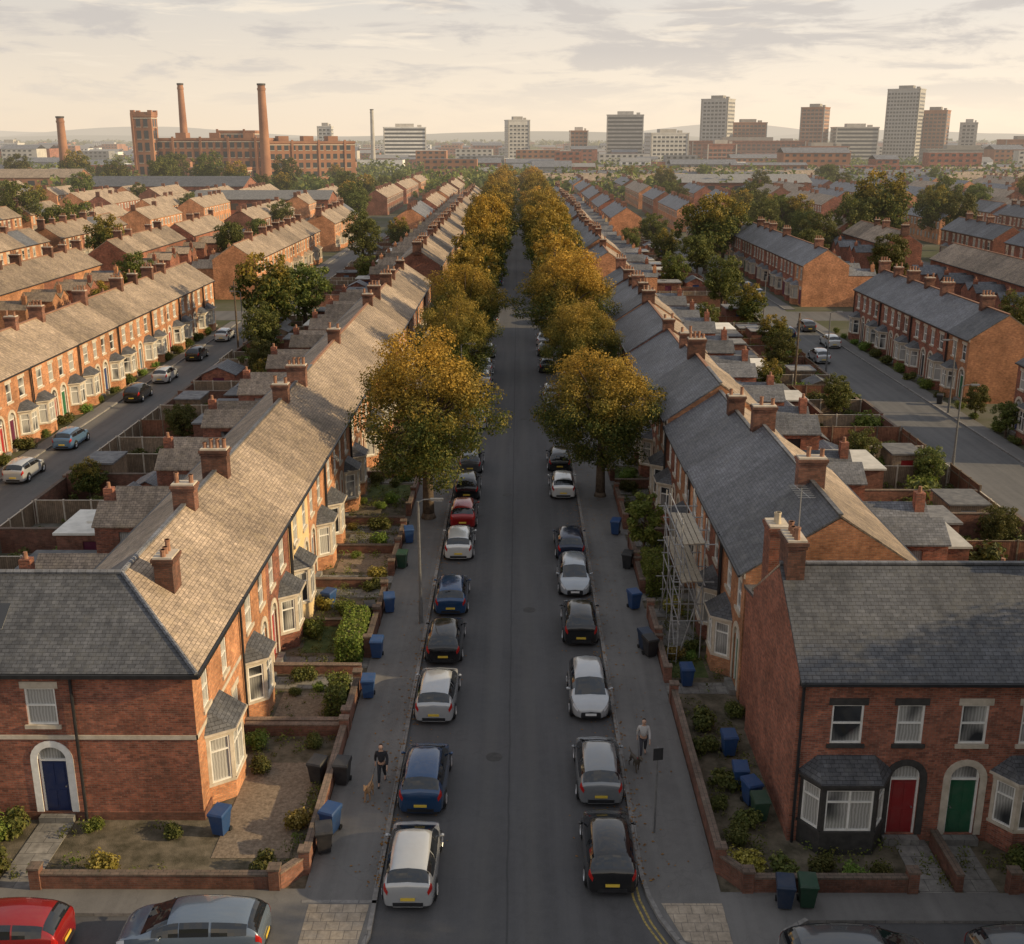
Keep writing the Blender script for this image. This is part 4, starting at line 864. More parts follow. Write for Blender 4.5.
# ------------------------------------------------------------------ cars
def catm(a,u):
    i=min(int(u),len(a)-2); t=u-i; g=lambda k:a[max(0,min(len(a)-1,k))]
    p0,p1,p2,p3=g(i-1),g(i),g(i+1),g(i+2)
    return .5*((2*p1)+(-p0+p2)*t+(2*p0-5*p1+4*p2-p3)*t*t+(-p0+3*p1-3*p2+p3)*t**3)
def car_kit(kind):
    Y=[-2.06,-2.05,-1.98,-1.68,-1.20,-.6,.0,.42,.94,1.40,1.66,1.87,2.00,2.07]
    B=[.56,.80,.98,1.02,1.00,.98,.96,.95,.94,.93,.87,.77,.64,.48]
    T=[.58,.83,1.05,1.38,1.49,1.54,1.52,1.45,1.20,.965,.90,.80,.66,.49]
    W=[.54,.70,.80,.86,.885,.895,.895,.895,.885,.86,.82,.74,.62,.44]
    Q=[.42,.55,.60,.57,.59,.61,.61,.60,.62,.66,.60,.50,.40,.30]
    k=1.0; wr=.325
    if kind=='saloon':
        Y=[-2.28,-2.25,-2.08,-1.72,-1.15,-.55,0,.45,.90,1.3,1.68,2.0,2.18,2.27]
        T=[.60,.88,.98,1.03,1.33,1.43,1.43,1.38,1.16,.95,.90,.81,.68,.53]; B=[.58,.86,.95,.97,.96,.94,.93,.92,.92,.92,.87,.78,.66,.52]
        Q=[.50,.60,.66,.66,.56,.59,.60,.58,.62,.68,.64,.56,.46,.36]
    if kind=='suv': k=1.07; wr=.35
    if kind=='estate':
        Y=[-2.34,-2.33,-2.25,-1.96,-1.4,-.65,0,.45,.97,1.43,1.74,2.0,2.18,2.27]
    zb=.2
    def S(u,t):
        y,b,tp,w,q=(catm(a,u) for a in(Y,B,T,W,Q)); b*=k;tp*=k; tp=max(tp,b+.01); h=tp-b
        xb=w*.945; xr=max(q,.05)
        pr=[(w*.90,zb),(w*.985,min(.30*k,b*.5)),(w,min(.55*k,b*.72)),(w*.975,b*.86 if b*.86<b-.06 else b-.06),(xb,b),((xb+xr)/2+.035,b+h*.48),(xr+.035,b+h*.78),(xr-.08,b+h*.92),(xr*.55,b+h*.99),(0,tp+.025)]
        i=min(int(t),8); f=t-i; return Vector((pr[i][0]*(1-f)+pr[i+1][0]*f,y,pr[i][1]*(1-f)+pr[i+1][1]*f))
    us=np.linspace(0,13,53); ts=[0,.5,1,1.5,2,2.5,3,3.5,4,4.5,5,5.5,6,6.5,7,7.5,8,9]
    mb=MB(); rings=[]
    tf=ts+ts[::-1][1:]
    for u in us:
        r=[S(u,t) for t in ts]; rings.append(r+[Vector((-p.x,p.y,p.z)) for p in reversed(r[:-1])])
    n=len(rings[0])
    for r in rings: mb.v+=[tuple(p) for p in r]
    for i in range(len(us)-1):
        for j in range(n-1): mb.f.append((i*n+j,(i+1)*n+j,(i+1)*n+j+1,i*n+j+1)); mb.m.append(1 if max(tf[j],tf[j+1])<.6 else 0)
        mb.f.append((i*n+n-1,(i+1)*n+n-1,(i+1)*n,i*n)); mb.m.append(1)
    mb.f.append(tuple(range(n))); mb.m.append(0); b0=(len(us)-1)*n; mb.f.append(tuple(reversed(range(b0,b0+n)))); mb.m.append(1)
    wy=(1.34,-1.28) if kind in('hatch','suv') else (1.42,-1.38)
    for yy in wy:
        for s in(-1,1): mb.cyl((s*.78,yy,wr+.02),(s*.893,yy,wr+.02),wr+.06,wr+.05,22,1)
    L0=Y[0]
    mb.box(-.50,.50,L0-.02,L0+.06,.24,.38,1)
    kit=[('body',mb.mesh('body',['car_paint','black_paint'],True,45),-1,'body')]
    def patch(u0,u1,t0,t1,nu,ntt,off,mir=0):
        p=MB()
        for sgn in ((1,-1) if mir==2 else (1,)):
            G=[[None]*(ntt+1) for _ in range(nu+1)]
            for a in range(nu+1):
                for b_ in range(ntt+1):
                    u=u0+(u1-u0)*a/nu; t=t0+(t1-t0)*b_/ntt
                    P=S(u,t); du=S(min(u+.05,13),t)-S(max(u-.05,0),t); dt=S(u,min(t+.02,9))-S(u,max(t-.02,0))
                    nn=du.cross(dt); nn=nn.normalized() if nn.length>0 else Vector((0,0,1))
                    if nn.dot(P-Vector((0,P.y*.7,.5)))<0: nn=-nn
                    G[a][b_]=P+nn*off
            for a in range(nu):
                for b_ in range(ntt):
                    q=[G[a][b_],G[a+1][b_],G[a+1][b_+1],G[a][b_+1]]
                    if sgn<0: q=[Vector((-v.x,v.y,v.z)) for v in q][::-1]
                    p.face(q)
        return p
    kit.append(('windscreen',patch(7.2,8.88,6.05,9,8,8,.009,2).mesh('windscreen',['car_glass'],True),-1,'glass'))
    if kind=='saloon': kit.append(('rear_window',patch(3.1,4.0,6.1,9,6,8,.009,2).mesh('rear_window',['car_glass'],True),-1,'glass'))
    else: kit.append(('rear_window',patch(2.1,3.05,5.4,9,6,8,.010,2).mesh('rear_window',['car_glass'],True),-1,'glass'))
    a0=3.1 if kind!='saloon' else 3.9
    for sg in(1,-1):
        for (u0,u1) in((a0,4.75),(4.85,6.3),(6.38,8.1)):
            p=patch(u0,u1,4.15,5.95,5,4,.009)
            if sg<0: p.v=[(-x,y,z) for x,y,z in p.v]; p.f=[f[::-1] for f in p.f]
            kit.append(('side_window',p.mesh('side_window',['car_glass'],True),-1,'glass'))
    for sg in(1,-1):
        hp=patch(10.5,12.2,2.9,3.95,6,4,.009); 
        tp_=patch(.9,2.3,2.9,4.6,6,4,.011)
        for p,nm,mt in((hp,'headlight','lamp_clear'),(tp_,'tail_light','tail_red')):
            if sg<0: p.v=[(-x,y,z) for x,y,z in p.v]; p.f=[f[::-1] for f in p.f]
            kit.append((nm,p.mesh(nm,[mt],True),-1,'light'))
        mi=MB(); mi.cyl((sg*.86,.80,.96*k),(sg*.95,.78,.99*k),.03,.055,8); mi.cyl((sg*.95,.78,.99*k),(sg*1.03,.77,.99*k),.07,.045,8); kit.append(('wing_mirror',mi.mesh('wing_mirror',['car_paint'],True,50),-1,'body'))
    pl=MB(); pl.box(-.24,.24,L0-.045,L0-.02,.47,.57); kit.append(('number_plate',pl.mesh('number_plate',['plate_yellow']),-1,'plate'))
    pl=MB(); pl.box(-.24,.24,Y[-1]+.0,Y[-1]+.03,.34,.44); kit.append(('number_plate',pl.mesh('number_plate',['plate_white']),-1,'plate'))
    for yy in wy:
        for s in(-1,1):
            t=MB(); x0,x1=s*.70,s*.908; t.cyl((x0,yy,wr),(x1,yy,wr),wr,wr*.97,22); kit.append(('wheel',t.mesh('wheel',['rubber'],True,40),-1,'wheel')); pi=len(kit)-1
            rm=MB(); rm.cyl((s*.89,yy,wr),(s*.914,yy,wr),wr*.62,wr*.6,16)
            for q in range(5):
                a=2*math.pi*q/5; rm.cyl((s*.917,yy,wr),(s*.917,yy+math.cos(a)*wr*.6,wr+math.sin(a)*wr*.6),.035,.025,5)
            kit.append(('rim',rm.mesh('rim',['alloy']),pi,'rim'))
    return kit
CK={k:car_kit(k) for k in('hatch','saloon','suv','estate')}
CC={'white':(.66,.66,.64),'silver':(.45,.46,.47),'black':(.014,.014,.016),'grey':(.09,.095,.10),'mid grey':(.22,.23,.24),'blue':(.018,.06,.15),'navy':(.014,.025,.06),'red':(.30,.014,.014),'light blue':(.10,.19,.32),'pale grey':(.38,.41,.44),'blue-grey':(.14,.18,.235)}
KN={'hatch':'hatchback','saloon':'saloon','suv':'tall crossover','estate':'estate car'}
def car(x,y,col,kind='hatch',rz=0,where='parked at the kerb',grp='cars parked along the kerb'):
    inst(CK[kind],'parked_car',(x,y,.016),rz,f'{col} {KN[kind]} {where}','car',grp,{'body':CC[col]},sc=.94)
for (y,c,k) in[(28.9,'silver','hatch'),(33.9,'blue','suv'),(40.3,'silver','hatch'),(45.6,'black','hatch'),(51.0,'blue','hatch'),(58.6,'white','hatch'),(63.9,'red','hatch'),(69.4,'black','suv'),(75.5,'grey','hatch'),(88,'silver','hatch'),(94,'black','hatch')]:
    car(-3.38,y+2.0,c,k,rad(R.uniform(-1,1)))
for (y,c,k,r) in[(29.6,'black','hatch',0),(34.5,'mid grey','hatch',0),(40.6,'silver','hatch',180),(47.6,'black','suv',0),(53.4,'pale grey','hatch',180),(58.6,'navy','hatch',0),(69.8,'white','hatch',0),(76,'black','hatch',0),(92,'grey','hatch',0),(98,'silver','hatch',0)]:
    car(3.02,y+2.0,c,k,rad(r+R.uniform(-1,1)))
y=106
while y<330:
    if R.random()<.75: car(-3.35,y,R.choice(['white','silver','black','grey','blue','red']),R.choice(['hatch','suv']))
    if R.random()<.75: car(2.98,y+1,R.choice(['silver','black','grey','blue']),R.choice(['hatch','saloon']))
    y+=R.choice([6,6.4,9])
car(-9.6,27.45,'blue-grey','estate',rad(90),'parked beside the garden wall'); car(-15.2,27.3,'red','hatch',rad(90),'parked beside the garden wall'); car(9.8,26.3,'grey','estate',rad(-90),'parked on the cross road'); car(14.9,26.3,'grey','hatch',rad(-90),'parked on the cross road')
WP='parked on the parallel street'
for (y,c,k) in[(75,'silver','hatch'),(83.6,'light blue','hatch'),(99.5,'black','suv'),(107.7,'silver','hatch'),(119,'black','hatch'),(131,'white','hatch')]: car(-34.9,y,c,k,0,WP)
for (x,y,c) in[(36,127,'white'),(36,138,'grey'),(32.3,133,'navy'),(32.4,118,'silver'),(36,168,'white'),(36,176,'black'),(32.4,182,'blue'),(-34.9,172,'white'),(-34.9,180,'grey')]: car(x,y,c,'hatch',0,WP)
car(-22.6,45.6,'silver','hatch',rad(88),'parked in a back yard')
# ------------------------------------------------------------------ wheelie bins
def bin_kit():
    b=MB(); z0,z1=.08,.95
    lo=[(-.22,-.25,z0),(.22,-.25,z0),(.22,.22,z0),(-.22,.22,z0)]; hi=[(-.29,-.36,z1),(.29,-.36,z1),(.29,.32,z1),(-.29,.32,z1)]
    b.face(lo[::-1]); b.face(hi)
    for i in range(4): j=(i+1)%4; b.face([lo[i],lo[j],hi[j],hi[i]])
    b.box(-.31,.31,-.38,.34,z1-.07,z1-.01)
    l=MB(); v0=[(-.32,-.40,z1),(.32,-.40,z1),(.32,.36,z1+.02),(-.32,.36,z1+.02)]; v1=[(-.29,-.36,z1+.07),(.29,-.36,z1+.07),(.29,.33,z1+.12),(-.29,.33,z1+.12)]
    l.face(v1); l.face(v0[::-1])
    for i in range(4): j=(i+1)%4; l.face([v0[i],v0[j],v1[j],v1[i]])
    h=MB(); h.cyl((-.26,.42,z1+.03),(.26,.42,z1+.03),.02,.02,6); h.cyl((-.22,.32,z1+.0),(-.22,.42,z1+.03),.02,.02,6); h.cyl((.22,.32,z1),(.22,.42,z1+.03),.02,.02,6)
    k=[('body',b.mesh('body',['matt_paint']),-1,'c'),('lid',l.mesh('lid',['matt_paint']),-1,'c'),('handle',h.mesh('handle',['matt_paint']),-1,'c')]
    for s in(-1,1):
        w=MB(); w.cyl((s*.20,.25,.1),(s*.27,.25,.1),.1,.1,12); k.append(('wheel',w.mesh('wheel',['rubber']),-1,'w'))
    return k
BK=bin_kit(); BCs={'blue':(.015,.055,.16),'black':(.02,.02,.022),'green':(.015,.05,.028),'navy':(.012,.027,.06)}
def wbin(x,y,c,rz=None,where='beside a garden wall',z=.12): inst(BK,'wheelie_bin',(x,y,z if abs(x)<6.6 or y<29.8 else .03),rad(R.uniform(-25,25)) if rz is None else rz,f'{c} wheelie bin standing {where}','bin','wheelie bins',{'c':BCs[c]},sc=.93)
for a in[(-10.2,33.0,'blue'),(-7.4,36.2,'black'),(-6.45,36.0,'black'),(-6.45,31.9,'black'),(-6.4,33.0,'blue'),(-6.35,42.6,'blue'),(-6.45,51.5,'blue'),(-9.6,52.2,'blue'),(-6.45,46.4,'blue'),(-7.3,50.6,'black'),(8.2,38.2,'blue'),(8.2,35.9,'blue'),(8.4,34.9,'blue'),(8.5,33.9,'green'),(8.3,29.2,'navy'),(9.0,29.25,'green'),(6.1,46.6,'black'),(5.95,47.3,'navy'),(5.9,52,'blue'),(7.4,43.9,'blue'),(6.1,57.5,'black'),(5.9,63,'blue'),(-6.4,57.5,'green'),(-6.4,61.5,'blue'),(-19.5,47,'blue'),(-20,58,'green'),(19.5,56,'blue'),(38.9,80,'black'),(37.9,97.5,'black')]: wbin(*a)
# ------------------------------------------------------------------ lamps, posts
def lamp_kit(h=6.3,arm=.9):
    p=MB(); p.cyl((0,0,0),(0,0,1.3),.11,.10,10); p.cyl((0,0,1.3),(0,0,h),.075,.055,10); 
    pts=[(0,0,h-.05),(arm*.3,0,h+.08),(arm*.7,0,h+.1)]
    a=MB()
    for q,w in zip(pts,pts[1:]): a.cyl(q,w,.035,.03,8)
    hd=MB(); hd.box(arm*.65,arm+.3,-.11,.11,h+.06,h+.14); hd.box(arm*.7,arm+.25,-.08,.08,h+.03,h+.06,1)
    return [('post',p.mesh('post',['lamp_grey']),-1,'p'),('arm',a.mesh('arm',['lamp_grey']),-1,'p'),('lamp_head',hd.mesh('lamp_head',['lamp_grey','lamp_clear']),-1,'p')]
LK=lamp_kit()
for x,y,r in[(-4.75,50.2,0),(4.35,80,180),(-4.75,92,0),(4.35,118,180),(-4.75,150,0),(31.0,110,0),(31.0,76,0),(31,140,0),(-31.2,125,180),(37.4,94,180)]:
    inst(LK,'street_lamp',(x,y,.12),rad(r),'slim grey street lamp standing on the pavement','street lamp','street lamps along the roads')
sp=MB(); sp.cyl((0,0,0),(0,0,3.3),.035,.033,10); spl=MB(); spl.box(-.17,.17,-.065,-.045,2.85,3.3)
inst([('post',sp.mesh('post',['lamp_grey']),-1,'p'),('sign_plate',spl.mesh('sign_plate',['black_paint']),-1,'q')],'sign_post',(4.72,33.0,.12),rad(10),'grey sign post with dark plate on the pavement','sign post')
tp=MB(); tp.cyl((0,0,0),(0,0,8.2),.12,.08,10); tb=MB(); tb.box(-.6,.6,-.06,.06,7.6,7.72); 
for q in(-.5,-.2,.2,.5): tb.cyl((q,0,7.72),(q,0,7.85),.03,.03,6)
TPK=[('post',tp.mesh('post',['bark']),-1,'p'),('crossbar',tb.mesh('crossbar',['bark']),-1,'p')]
for x,y in[(-30.6,120),(24.9,98),(30.0,160)]: inst(TPK,'telegraph_pole',(x,y,0),R.uniform(0,3),'brown timber telegraph pole beside the yards','pole','telegraph poles')
# ------------------------------------------------------------------ scaffold
def scaffold():
    P=MB();B=MB(); r=.03
    xs=(7.3,8.35); ys=[46.4,48.3,50.1,51.8]
    for x in xs:
        for i,y in enumerate(ys): P.cyl((x,y,0),(x,y,(6.9,6.2,7.1,6.5)[i]),r,r,7)
    for z in(2.0,3.9,5.7):
        for x in xs: P.cyl((x,ys[0]-.5,z),(x,ys[-1]+.4,z),r,r,6)
        P.cyl((xs[0],ys[0]-.3,z+1.0),(xs[0],ys[-1]+(.3 if z<5 else -1.2),z+1.0),r,r,6)
        for y in ys: P.cyl((xs[0]-.35,y+.05,z-.05),(xs[1]+.5,y+.05,z-.05),r,r,6)
        if z>3:
            for i in range(4): B.box(xs[0]+.06+i*.25,xs[0]+.27+i*.25,ys[0]-.25+i*.05,ys[-1]+.3-i*.04-(1.6 if z>5 else 0),z+.03,z+.08)
    P.cyl((xs[0]-.06,ys[0],.1),(xs[0]-.06,ys[-1],5.7),r,r,6); P.cyl((xs[0]-.12,ys[-1],.1),(xs[0]-.12,ys[1],3.9),r,r,6)
    P.cyl((xs[0],ys[0]-.07,0),(xs[1],ys[0]-.07,3.9),r,r,6); P.cyl((xs[1],ys[0]-.07,2.0),(xs[0],ys[0]-.07,5.7),r,r,6)
    Ld=MB()
    for s in(-.2,.2): Ld.cyl((7.0+s,45.9,0),(7.45+s,47.5,4.8),.025,.025,6)
    for i in range(15): t=i/15; Ld.cyl((6.8+.45*t,45.9+1.6*t,4.8*t+.2),(7.2+.45*t,45.9+1.6*t,4.8*t+.2),.016,.016,5)
    inst([('poles',P.mesh('poles',['scaffold_steel']),-1,'p'),('boards',B.mesh('boards',['scaffold_board']),-1,'b'),('ladder',Ld.mesh('ladder',['scaffold_steel']),-1,'l')],'scaffolding',(0,0,0),0,'steel tube scaffolding with boards against a house front','scaffolding')
scaffold()
# ------------------------------------------------------------------ people & dogs
def skin(name,J,E,mat,color,parent,root=0,sub=1):
    me=bpy.data.meshes.new(name); me.from_pydata([j[:3] for j in J],E,[]); ob=bpy.data.objects.new(name,me); COL.objects.link(ob)
    ob.modifiers.new('s','SKIN')
    for i,j in enumerate(J):
        r=j[3]; me.skin_vertices[0].data[i].radius=(r,r)
    me.skin_vertices[0].data[root].use_root=True
    sb=ob.modifiers.new('u','SUBSURF'); sb.levels=sub; sb.render_levels=sub
    dg=bpy.context.evaluated_depsgraph_get(); nm=bpy.data.meshes.new_from_object(ob.evaluated_get(dg)); bpy.data.objects.remove(ob)
    nm.materials.clear(); nm.materials.append(MATS[mat]); nm.polygons.foreach_set('use_smooth',[True]*len(nm.polygons)); nm.name=name
    return link(name,nm,parent,color)
def person(x,y,rz,label,top,trousers,haircol):
    r=link('person',None); r.location=(x,y,.125); r.rotation_euler=(0,0,rz); r.scale=(.93,.93,.93); meta(r,label,'person')
    J=[(0,0,.94,.12),(0,.01,1.12,.11),(0,.01,1.32,.13),(0,.01,1.46,.06),(0,.03,1.53,.055),(0,.045,1.60,.085),(0,.04,1.68,.09),(0,.03,1.73,.05)]
    E=[(i,i+1) for i in range(7)]
    def add(p,par): J.append(p); E.append((par,len(J)-1)); return len(J)-1
    for s in(-1,1):
        fw=.22*s
        a=add((s*.09,0,.88,.085),0); kn=add((s*.09,fw*.55+.05,.49,.055),a); an=add((s*.09,fw*1.3-(.0 if s>0 else .06),.10 if s>0 else .14,.035),kn); add((s*.09,fw*1.3+.14,.035 if s>0 else .04,.032),an)
        sh=add((s*.17,.01,1.38,.055),2); el=add((s*.24,-fw*.35,1.12,.04),sh); wr=add((s*.25,-fw*.8+.1,.90,.026),el); pm=add((s*.25,-fw*.85+.13,.82,.03),wr)
        for q in range(4): f1=add((s*.25+(q-1.5)*.014,-fw*.85+.145+.01*q,.77,.008),pm); add((s*.25+(q-1.5)*.014,-fw*.85+.165,.735,.007),f1)
        th=add((s*.225,-fw*.85+.165,.80,.009),pm); add((s*.22,-fw*.85+.185,.775,.008),th)
    add((0,.13,1.625,.014),5)
    for s in(-1,1): add((s*.085,.03,1.62,.018),5)
    skin('body',J,E,'skin',None,r)
    J2=[(0,0,.92,.15),(0,.01,1.12,.145),(0,.01,1.34,.15),(0,.015,1.44,.08)];E2=[(0,1),(1,2),(2,3)]
    for s in(-1,1):
        fw=.22*s; J2+= [(s*.18,.01,1.38,.075),(s*.245,-fw*.35,1.12,.062),(s*.25,-fw*.75+.08,.93,.045)]; n=len(J2); E2+=[(2,n-3),(n-3,n-2),(n-2,n-1)]
    skin('jacket',J2,E2,'cloth',top,r)
    J3=[(0,0,.95,.14)];E3=[]
    for s in(-1,1):
        fw=.22*s; J3+=[(s*.09,0,.86,.10),(s*.09,fw*.55+.05,.49,.072),(s*.09,fw*1.25-(.0 if s>0 else .05),.14 if s>0 else .17,.055)]; n=len(J3); E3+=[(0,n-3),(n-3,n-2),(n-2,n-1)]
    skin('trousers',J3,E3,'cloth',trousers,r)
    for s in(-1,1):
        fw=.22*s; yb=fw*1.3-(.0 if s>0 else .06)
        skin('shoe',[(s*.09,yb-.03,.06,.045),(s*.09,yb+.08,.045,.045),(s*.09,yb+.17,.04,.038)],[(0,1),(1,2)],'cloth',(.05,.05,.05),r)
    skin('hair',[(0,-.03,1.60,.07),(0,-.01,1.69,.088),(0,.04,1.74,.07)],[(0,1),(1,2)],'cloth',haircol,r)
    return r
def dog(x,y,rz,col,label):
    r=link('dog',None); r.location=(x,y,.125); r.rotation_euler=(0,0,rz); meta(r,label,'dog')
    J=[(0,-.25,.46,.085),(0,-.05,.46,.085),(0,.18,.45,.115),(0,.28,.55,.075),(0,.36,.66,.06),(0,.42,.70,.065),(0,.52,.67,.04),(0,.58,.66,.028),(0,-.33,.50,.03),(0,-.45,.58,.02),(0,-.55,.66,.013)]
    E=[(0,1),(1,2),(2,3),(3,4),(4,5),(5,6),(6,7),(0,8),(8,9),(9,10)]
    def ch(par,pts):
        for p in pts: J.append(p); E.append((par,len(J)-1)); par=len(J)-1
    for s in(-1,1):
        ch(2,[(s*.07,.2,.34,.045),(s*.07,.20+s*.05,.18,.026),(s*.07,.22+s*.08,.03,.022),(s*.07,.25+s*.08,.02,.02)])
        ch(0,[(s*.07,-.24,.36,.06),(s*.07,-.20-s*.04,.26,.036),(s*.07,-.32-s*.05,.15,.022),(s*.07,-.30-s*.06,.03,.02),(s*.07,-.26-s*.06,.02,.02)])
        ch(5,[(s*.05,.40,.76,.02),(s*.06,.39,.80,.012)])
    skin('body',J,E,'cloth',col,r,root=1)
    ld=MB(); ld.cyl((0,.30,.62),(.02,.30,.60),.075,.075,10); link('collar',ld.mesh('collar',['cloth']),r,(.25,.02,.02))
    return r
person(-5.0,36.0,rad(180),'walking person in dark coat and dark trousers on pavement',(.02,.02,.025),(.025,.028,.035),(.03,.02,.015))
dog(-5.35,35.0,rad(170),(.38,.22,.11),'tan medium dog walking on the pavement on a lead')
person(4.85,37.9,rad(175),'walking person in pale grey top and dark trousers',(.45,.44,.43),(.05,.05,.06),(.04,.03,.02))
dog(4.45,37.0,rad(200),(.10,.08,.06),'dark brown dog walking on the pavement on a lead')
def lead(a,b):
    m_=MB(); p=[Vector(a).lerp(Vector(b),t/8)-Vector((0,0,.15*math.sin(math.pi*t/8))) for t in range(9)]
    for q,w in zip(p,p[1:]): m_.cyl(q,w,.008,.008,5)
    solo('dog_lead',m_.mesh('dog_lead',['rubber']),(0,0,0),0,'thin dark dog lead held by a walking person','dog lead','dog leads')
lead((-5.23,35.78,.87),(-5.3,34.7,.76)); lead((4.62,37.7,.87),(4.56,36.7,.76))
# ------------------------------------------------------------------ mill & chimneys
def mill_block(parent,name,w,d,h,floors,loc,rz,ww=2.0,pitch=3.4):
    mb=MB(); mb.wall((0,0),(w,0),0,h);mb.wall((w,0),(w,d),0,h);mb.wall((w,d),(0,d),0,h);mb.wall((0,d),(0,0),0,h); mb.box(-.3,w+.3,-.3,d+.3,h,h+1,0); mb.face([(-.3,-.3,h+1.01),(w+.3,-.3,h+1.01),(w+.3,d+.3,h+1.01),(-.3,d+.3,h+1.01)],1)
    mb.box(-.15,w+.15,-.15,d+.15,h-.9,h-.5,2)
    for i in range(int(w/13)+1): mb.box(i*13-.5,i*13+.5,-.5,.3,0,h+1.6,0)
    if w>30:
        for i in range(3): mb.box(w*(.2+.28*i),w*(.2+.28*i)+5,d*.4,d*.7,h+1,h+3.4,0)
    o=link(name,mb.mesh(name,['mill_brick','felt_roof','stone']),parent); o.location=loc; o.rotation_euler=(0,0,rz)
    g=MB(); fh=h/floors
    for (a,b) in(((0,0),(w,0)),((w,0),(w,d)),((0,d),(0,0))):
        l=math.dist(a,b); fr=(a[0],a[1],(b[0]-a[0])/l,(b[1]-a[1])/l); n=int((l-1)/pitch)
        for i in range(n):
            u=(l-n*pitch)/2+i*pitch+(pitch-ww)/2
            for k in range(floors): g.lquad(fr,u,u+ww,-.05,k*fh+.9,k*fh+fh-.8); g.lbox(fr,u-.1,u+ww+.1,-.12,.0,k*fh+.65,k*fh+.9,1)
    wo=link('windows',g.mesh('windows',['far_glass','stone']),o); wo['kind']='stuff'
    return o
mr=link('cotton_mill',None); mr.location=(0,0,0); meta(mr,'huge red-brick cotton mill with rows of windows and tower','mill')
mill_block(mr,'wing',58,28,22,5,(-177,548,0),rad(2)); mill_block(mr,'wing',44,26,20.5,5,(-120.5,550,0),rad(24)); mill_block(mr,'tower',9,9,32.5,6,(-180,541,0),0); mill_block(mr,'wing',18,18,25.5,6,(-146,562,0),0); mill_block(mr,'wing',40,12,9,2,(-165,528,0),0)
t=MB()
for a in(0,1):
    for b in(0,1): t.box(-180.4+a*8,-178.6+a*8,540.6+b*8,542.4+b*8,33.4,35.4)
t.box(-180.2,-170.8,540.8,550.2,33.1,34.6); link('parapet',t.mesh('parapet',['mill_brick']),mr)
def stack(x,y,h,r0,r1,mat='mill_brick',lab='tall tapering red-brick factory chimney beside the mill'):
    mb=MB(); mb.cyl((0,0,0),(0,0,h),r0,r1,18,0); mb.cyl((0,0,h-3),(0,0,h-2),r1*1.15,r1*1.18,18,0); mb.cyl((0,0,h-.8),(0,0,h),r1*1.18,r1*1.18,18,1); mb.box(-r0*1.3,r0*1.3,-r0*1.3,r0*1.3,0,h*.12,0)
    solo('factory_chimney',mb.mesh('factory_chimney',[mat,'stone_dark'],True,30),(x,y,0),0,lab,'chimney','factory chimneys')
stack(-168,582,49,2.5,1.4); stack(-118.5,540,47,2.7,1.7); stack(-221,560,33,2.6,1.7); stack(-117,930,45,2.0,1.3,'concrete','slim pale industrial chimney beyond the rooftops')
# ------------------------------------------------------------------ towers
def tower(x,y,w,d,h,mat,rz=0,lab='concrete tower block with rows of windows',fh=3.1,pitch=3.4,ww=2.4,cat='tower block',band=False):
    r=link('tower_block',None); r.location=(x,y,0); r.rotation_euler=(0,0,rz); meta(r,lab,cat,'city tower blocks')
    mb=MB(); mb.box(-w/2,w/2,-d/2,d/2,0,h); mb.box(-w/2-.3,w/2+.3,-d/2-.3,d/2+.3,h,h+.9,0); mb.box(-w*.22,w*.22,-d*.22,d*.22,h+.9,h+3.6,1); mb.box(w*.3,w*.4,-d*.1,d*.1,h+.9,h+2.6,1)
    for s in(-1,1): mb.box(s*w/2*.97-.4,s*w/2*.97+.4,-d/2-.5,-d/2+.2,0,h+.5,1)
    link('wall',mb.mesh('wall',[mat,'concrete']),r)
    g=MB(); k=int(h/fh)
    for (a,b) in(((-w/2,-d/2),(w/2,-d/2)),((w/2,-d/2),(w/2,d/2)),((-w/2,d/2),(-w/2,-d/2))):
        l=math.dist(a,b); fr=(a[0],a[1],(b[0]-a[0])/l,(b[1]-a[1])/l); n=max(1,int((l-1)/pitch))
        for j in range(k):
            if band: g.lquad(fr,.8,l-.8,-.06,j*fh+1.,j*fh+2.6); continue
            for i in range(n):
                u=(l-n*pitch)/2+i*pitch+(pitch-ww)/2; g.lquad(fr,u,u+ww,-.06,j*fh+1.,j*fh+2.5)
            g.lbox(fr,0,l,-.12,0,j*fh+.25,j*fh+.55,1)
    wo=link('windows',g.mesh('windows',['far_glass','concrete']),r); wo['kind']='stuff'
tower(-1,1000,19,16,37,'pale_cladding',.2); tower(91,990,31,18,41,'concrete',-.1,'brown-grey concrete slab tower block',band=True); tower(115,900,30,20,26,'pale_cladding',.15,'white modern office block with blue glazing')
tower(171,1000,24,18,54,'pale_cladding',-.5,'tall white residential tower block'); tower(199,1010,30,20,35,'mill_brick',0,'brown brick mid-rise block'); tower(187,950,94,24,20,'brick_red',0,'long red-brick institutional block',pitch=4)
tower(252,990,20,18,47,'mill_brick',-.5,'tall brown brick tower block'); tower(285,985,36,18,31,'concrete',0,'pale grey slab block with white bands',band=True)
tower(331,1000,27,20,62,'pale_cladding',-.55,'tallest pale grey tower with dense windows',fh=3,pitch=2.6,ww=1.8); tower(361,1010,22,18,45,'mill_brick',-.5,'reddish-brown concrete tower block'); tower(391,1010,14,14,35,'concrete',-.4)
tower(420,960,40,20,21,'mill_brick',-.05,'low dark brown office block'); tower(-97,990,36,18,31,'pale_cladding',.1,'pale grey slab office block',band=True); tower(50,960,15,12,28,'mill_brick',0,'small brown brick tower block'); tower(-168,1010,12,12,32,'pale_cladding',0); tower(-440,1000,18,14,18,'pale_cladding',0)
tower(150,860,22,12,18,'brick_red',.1,'plain red-brick mid-rise block'); tower(345,900,60,16,14,'concrete',0,'long low pale office block'); tower(235,900,40,16,16,'brick_red',.1,'low red-brick apartment block')
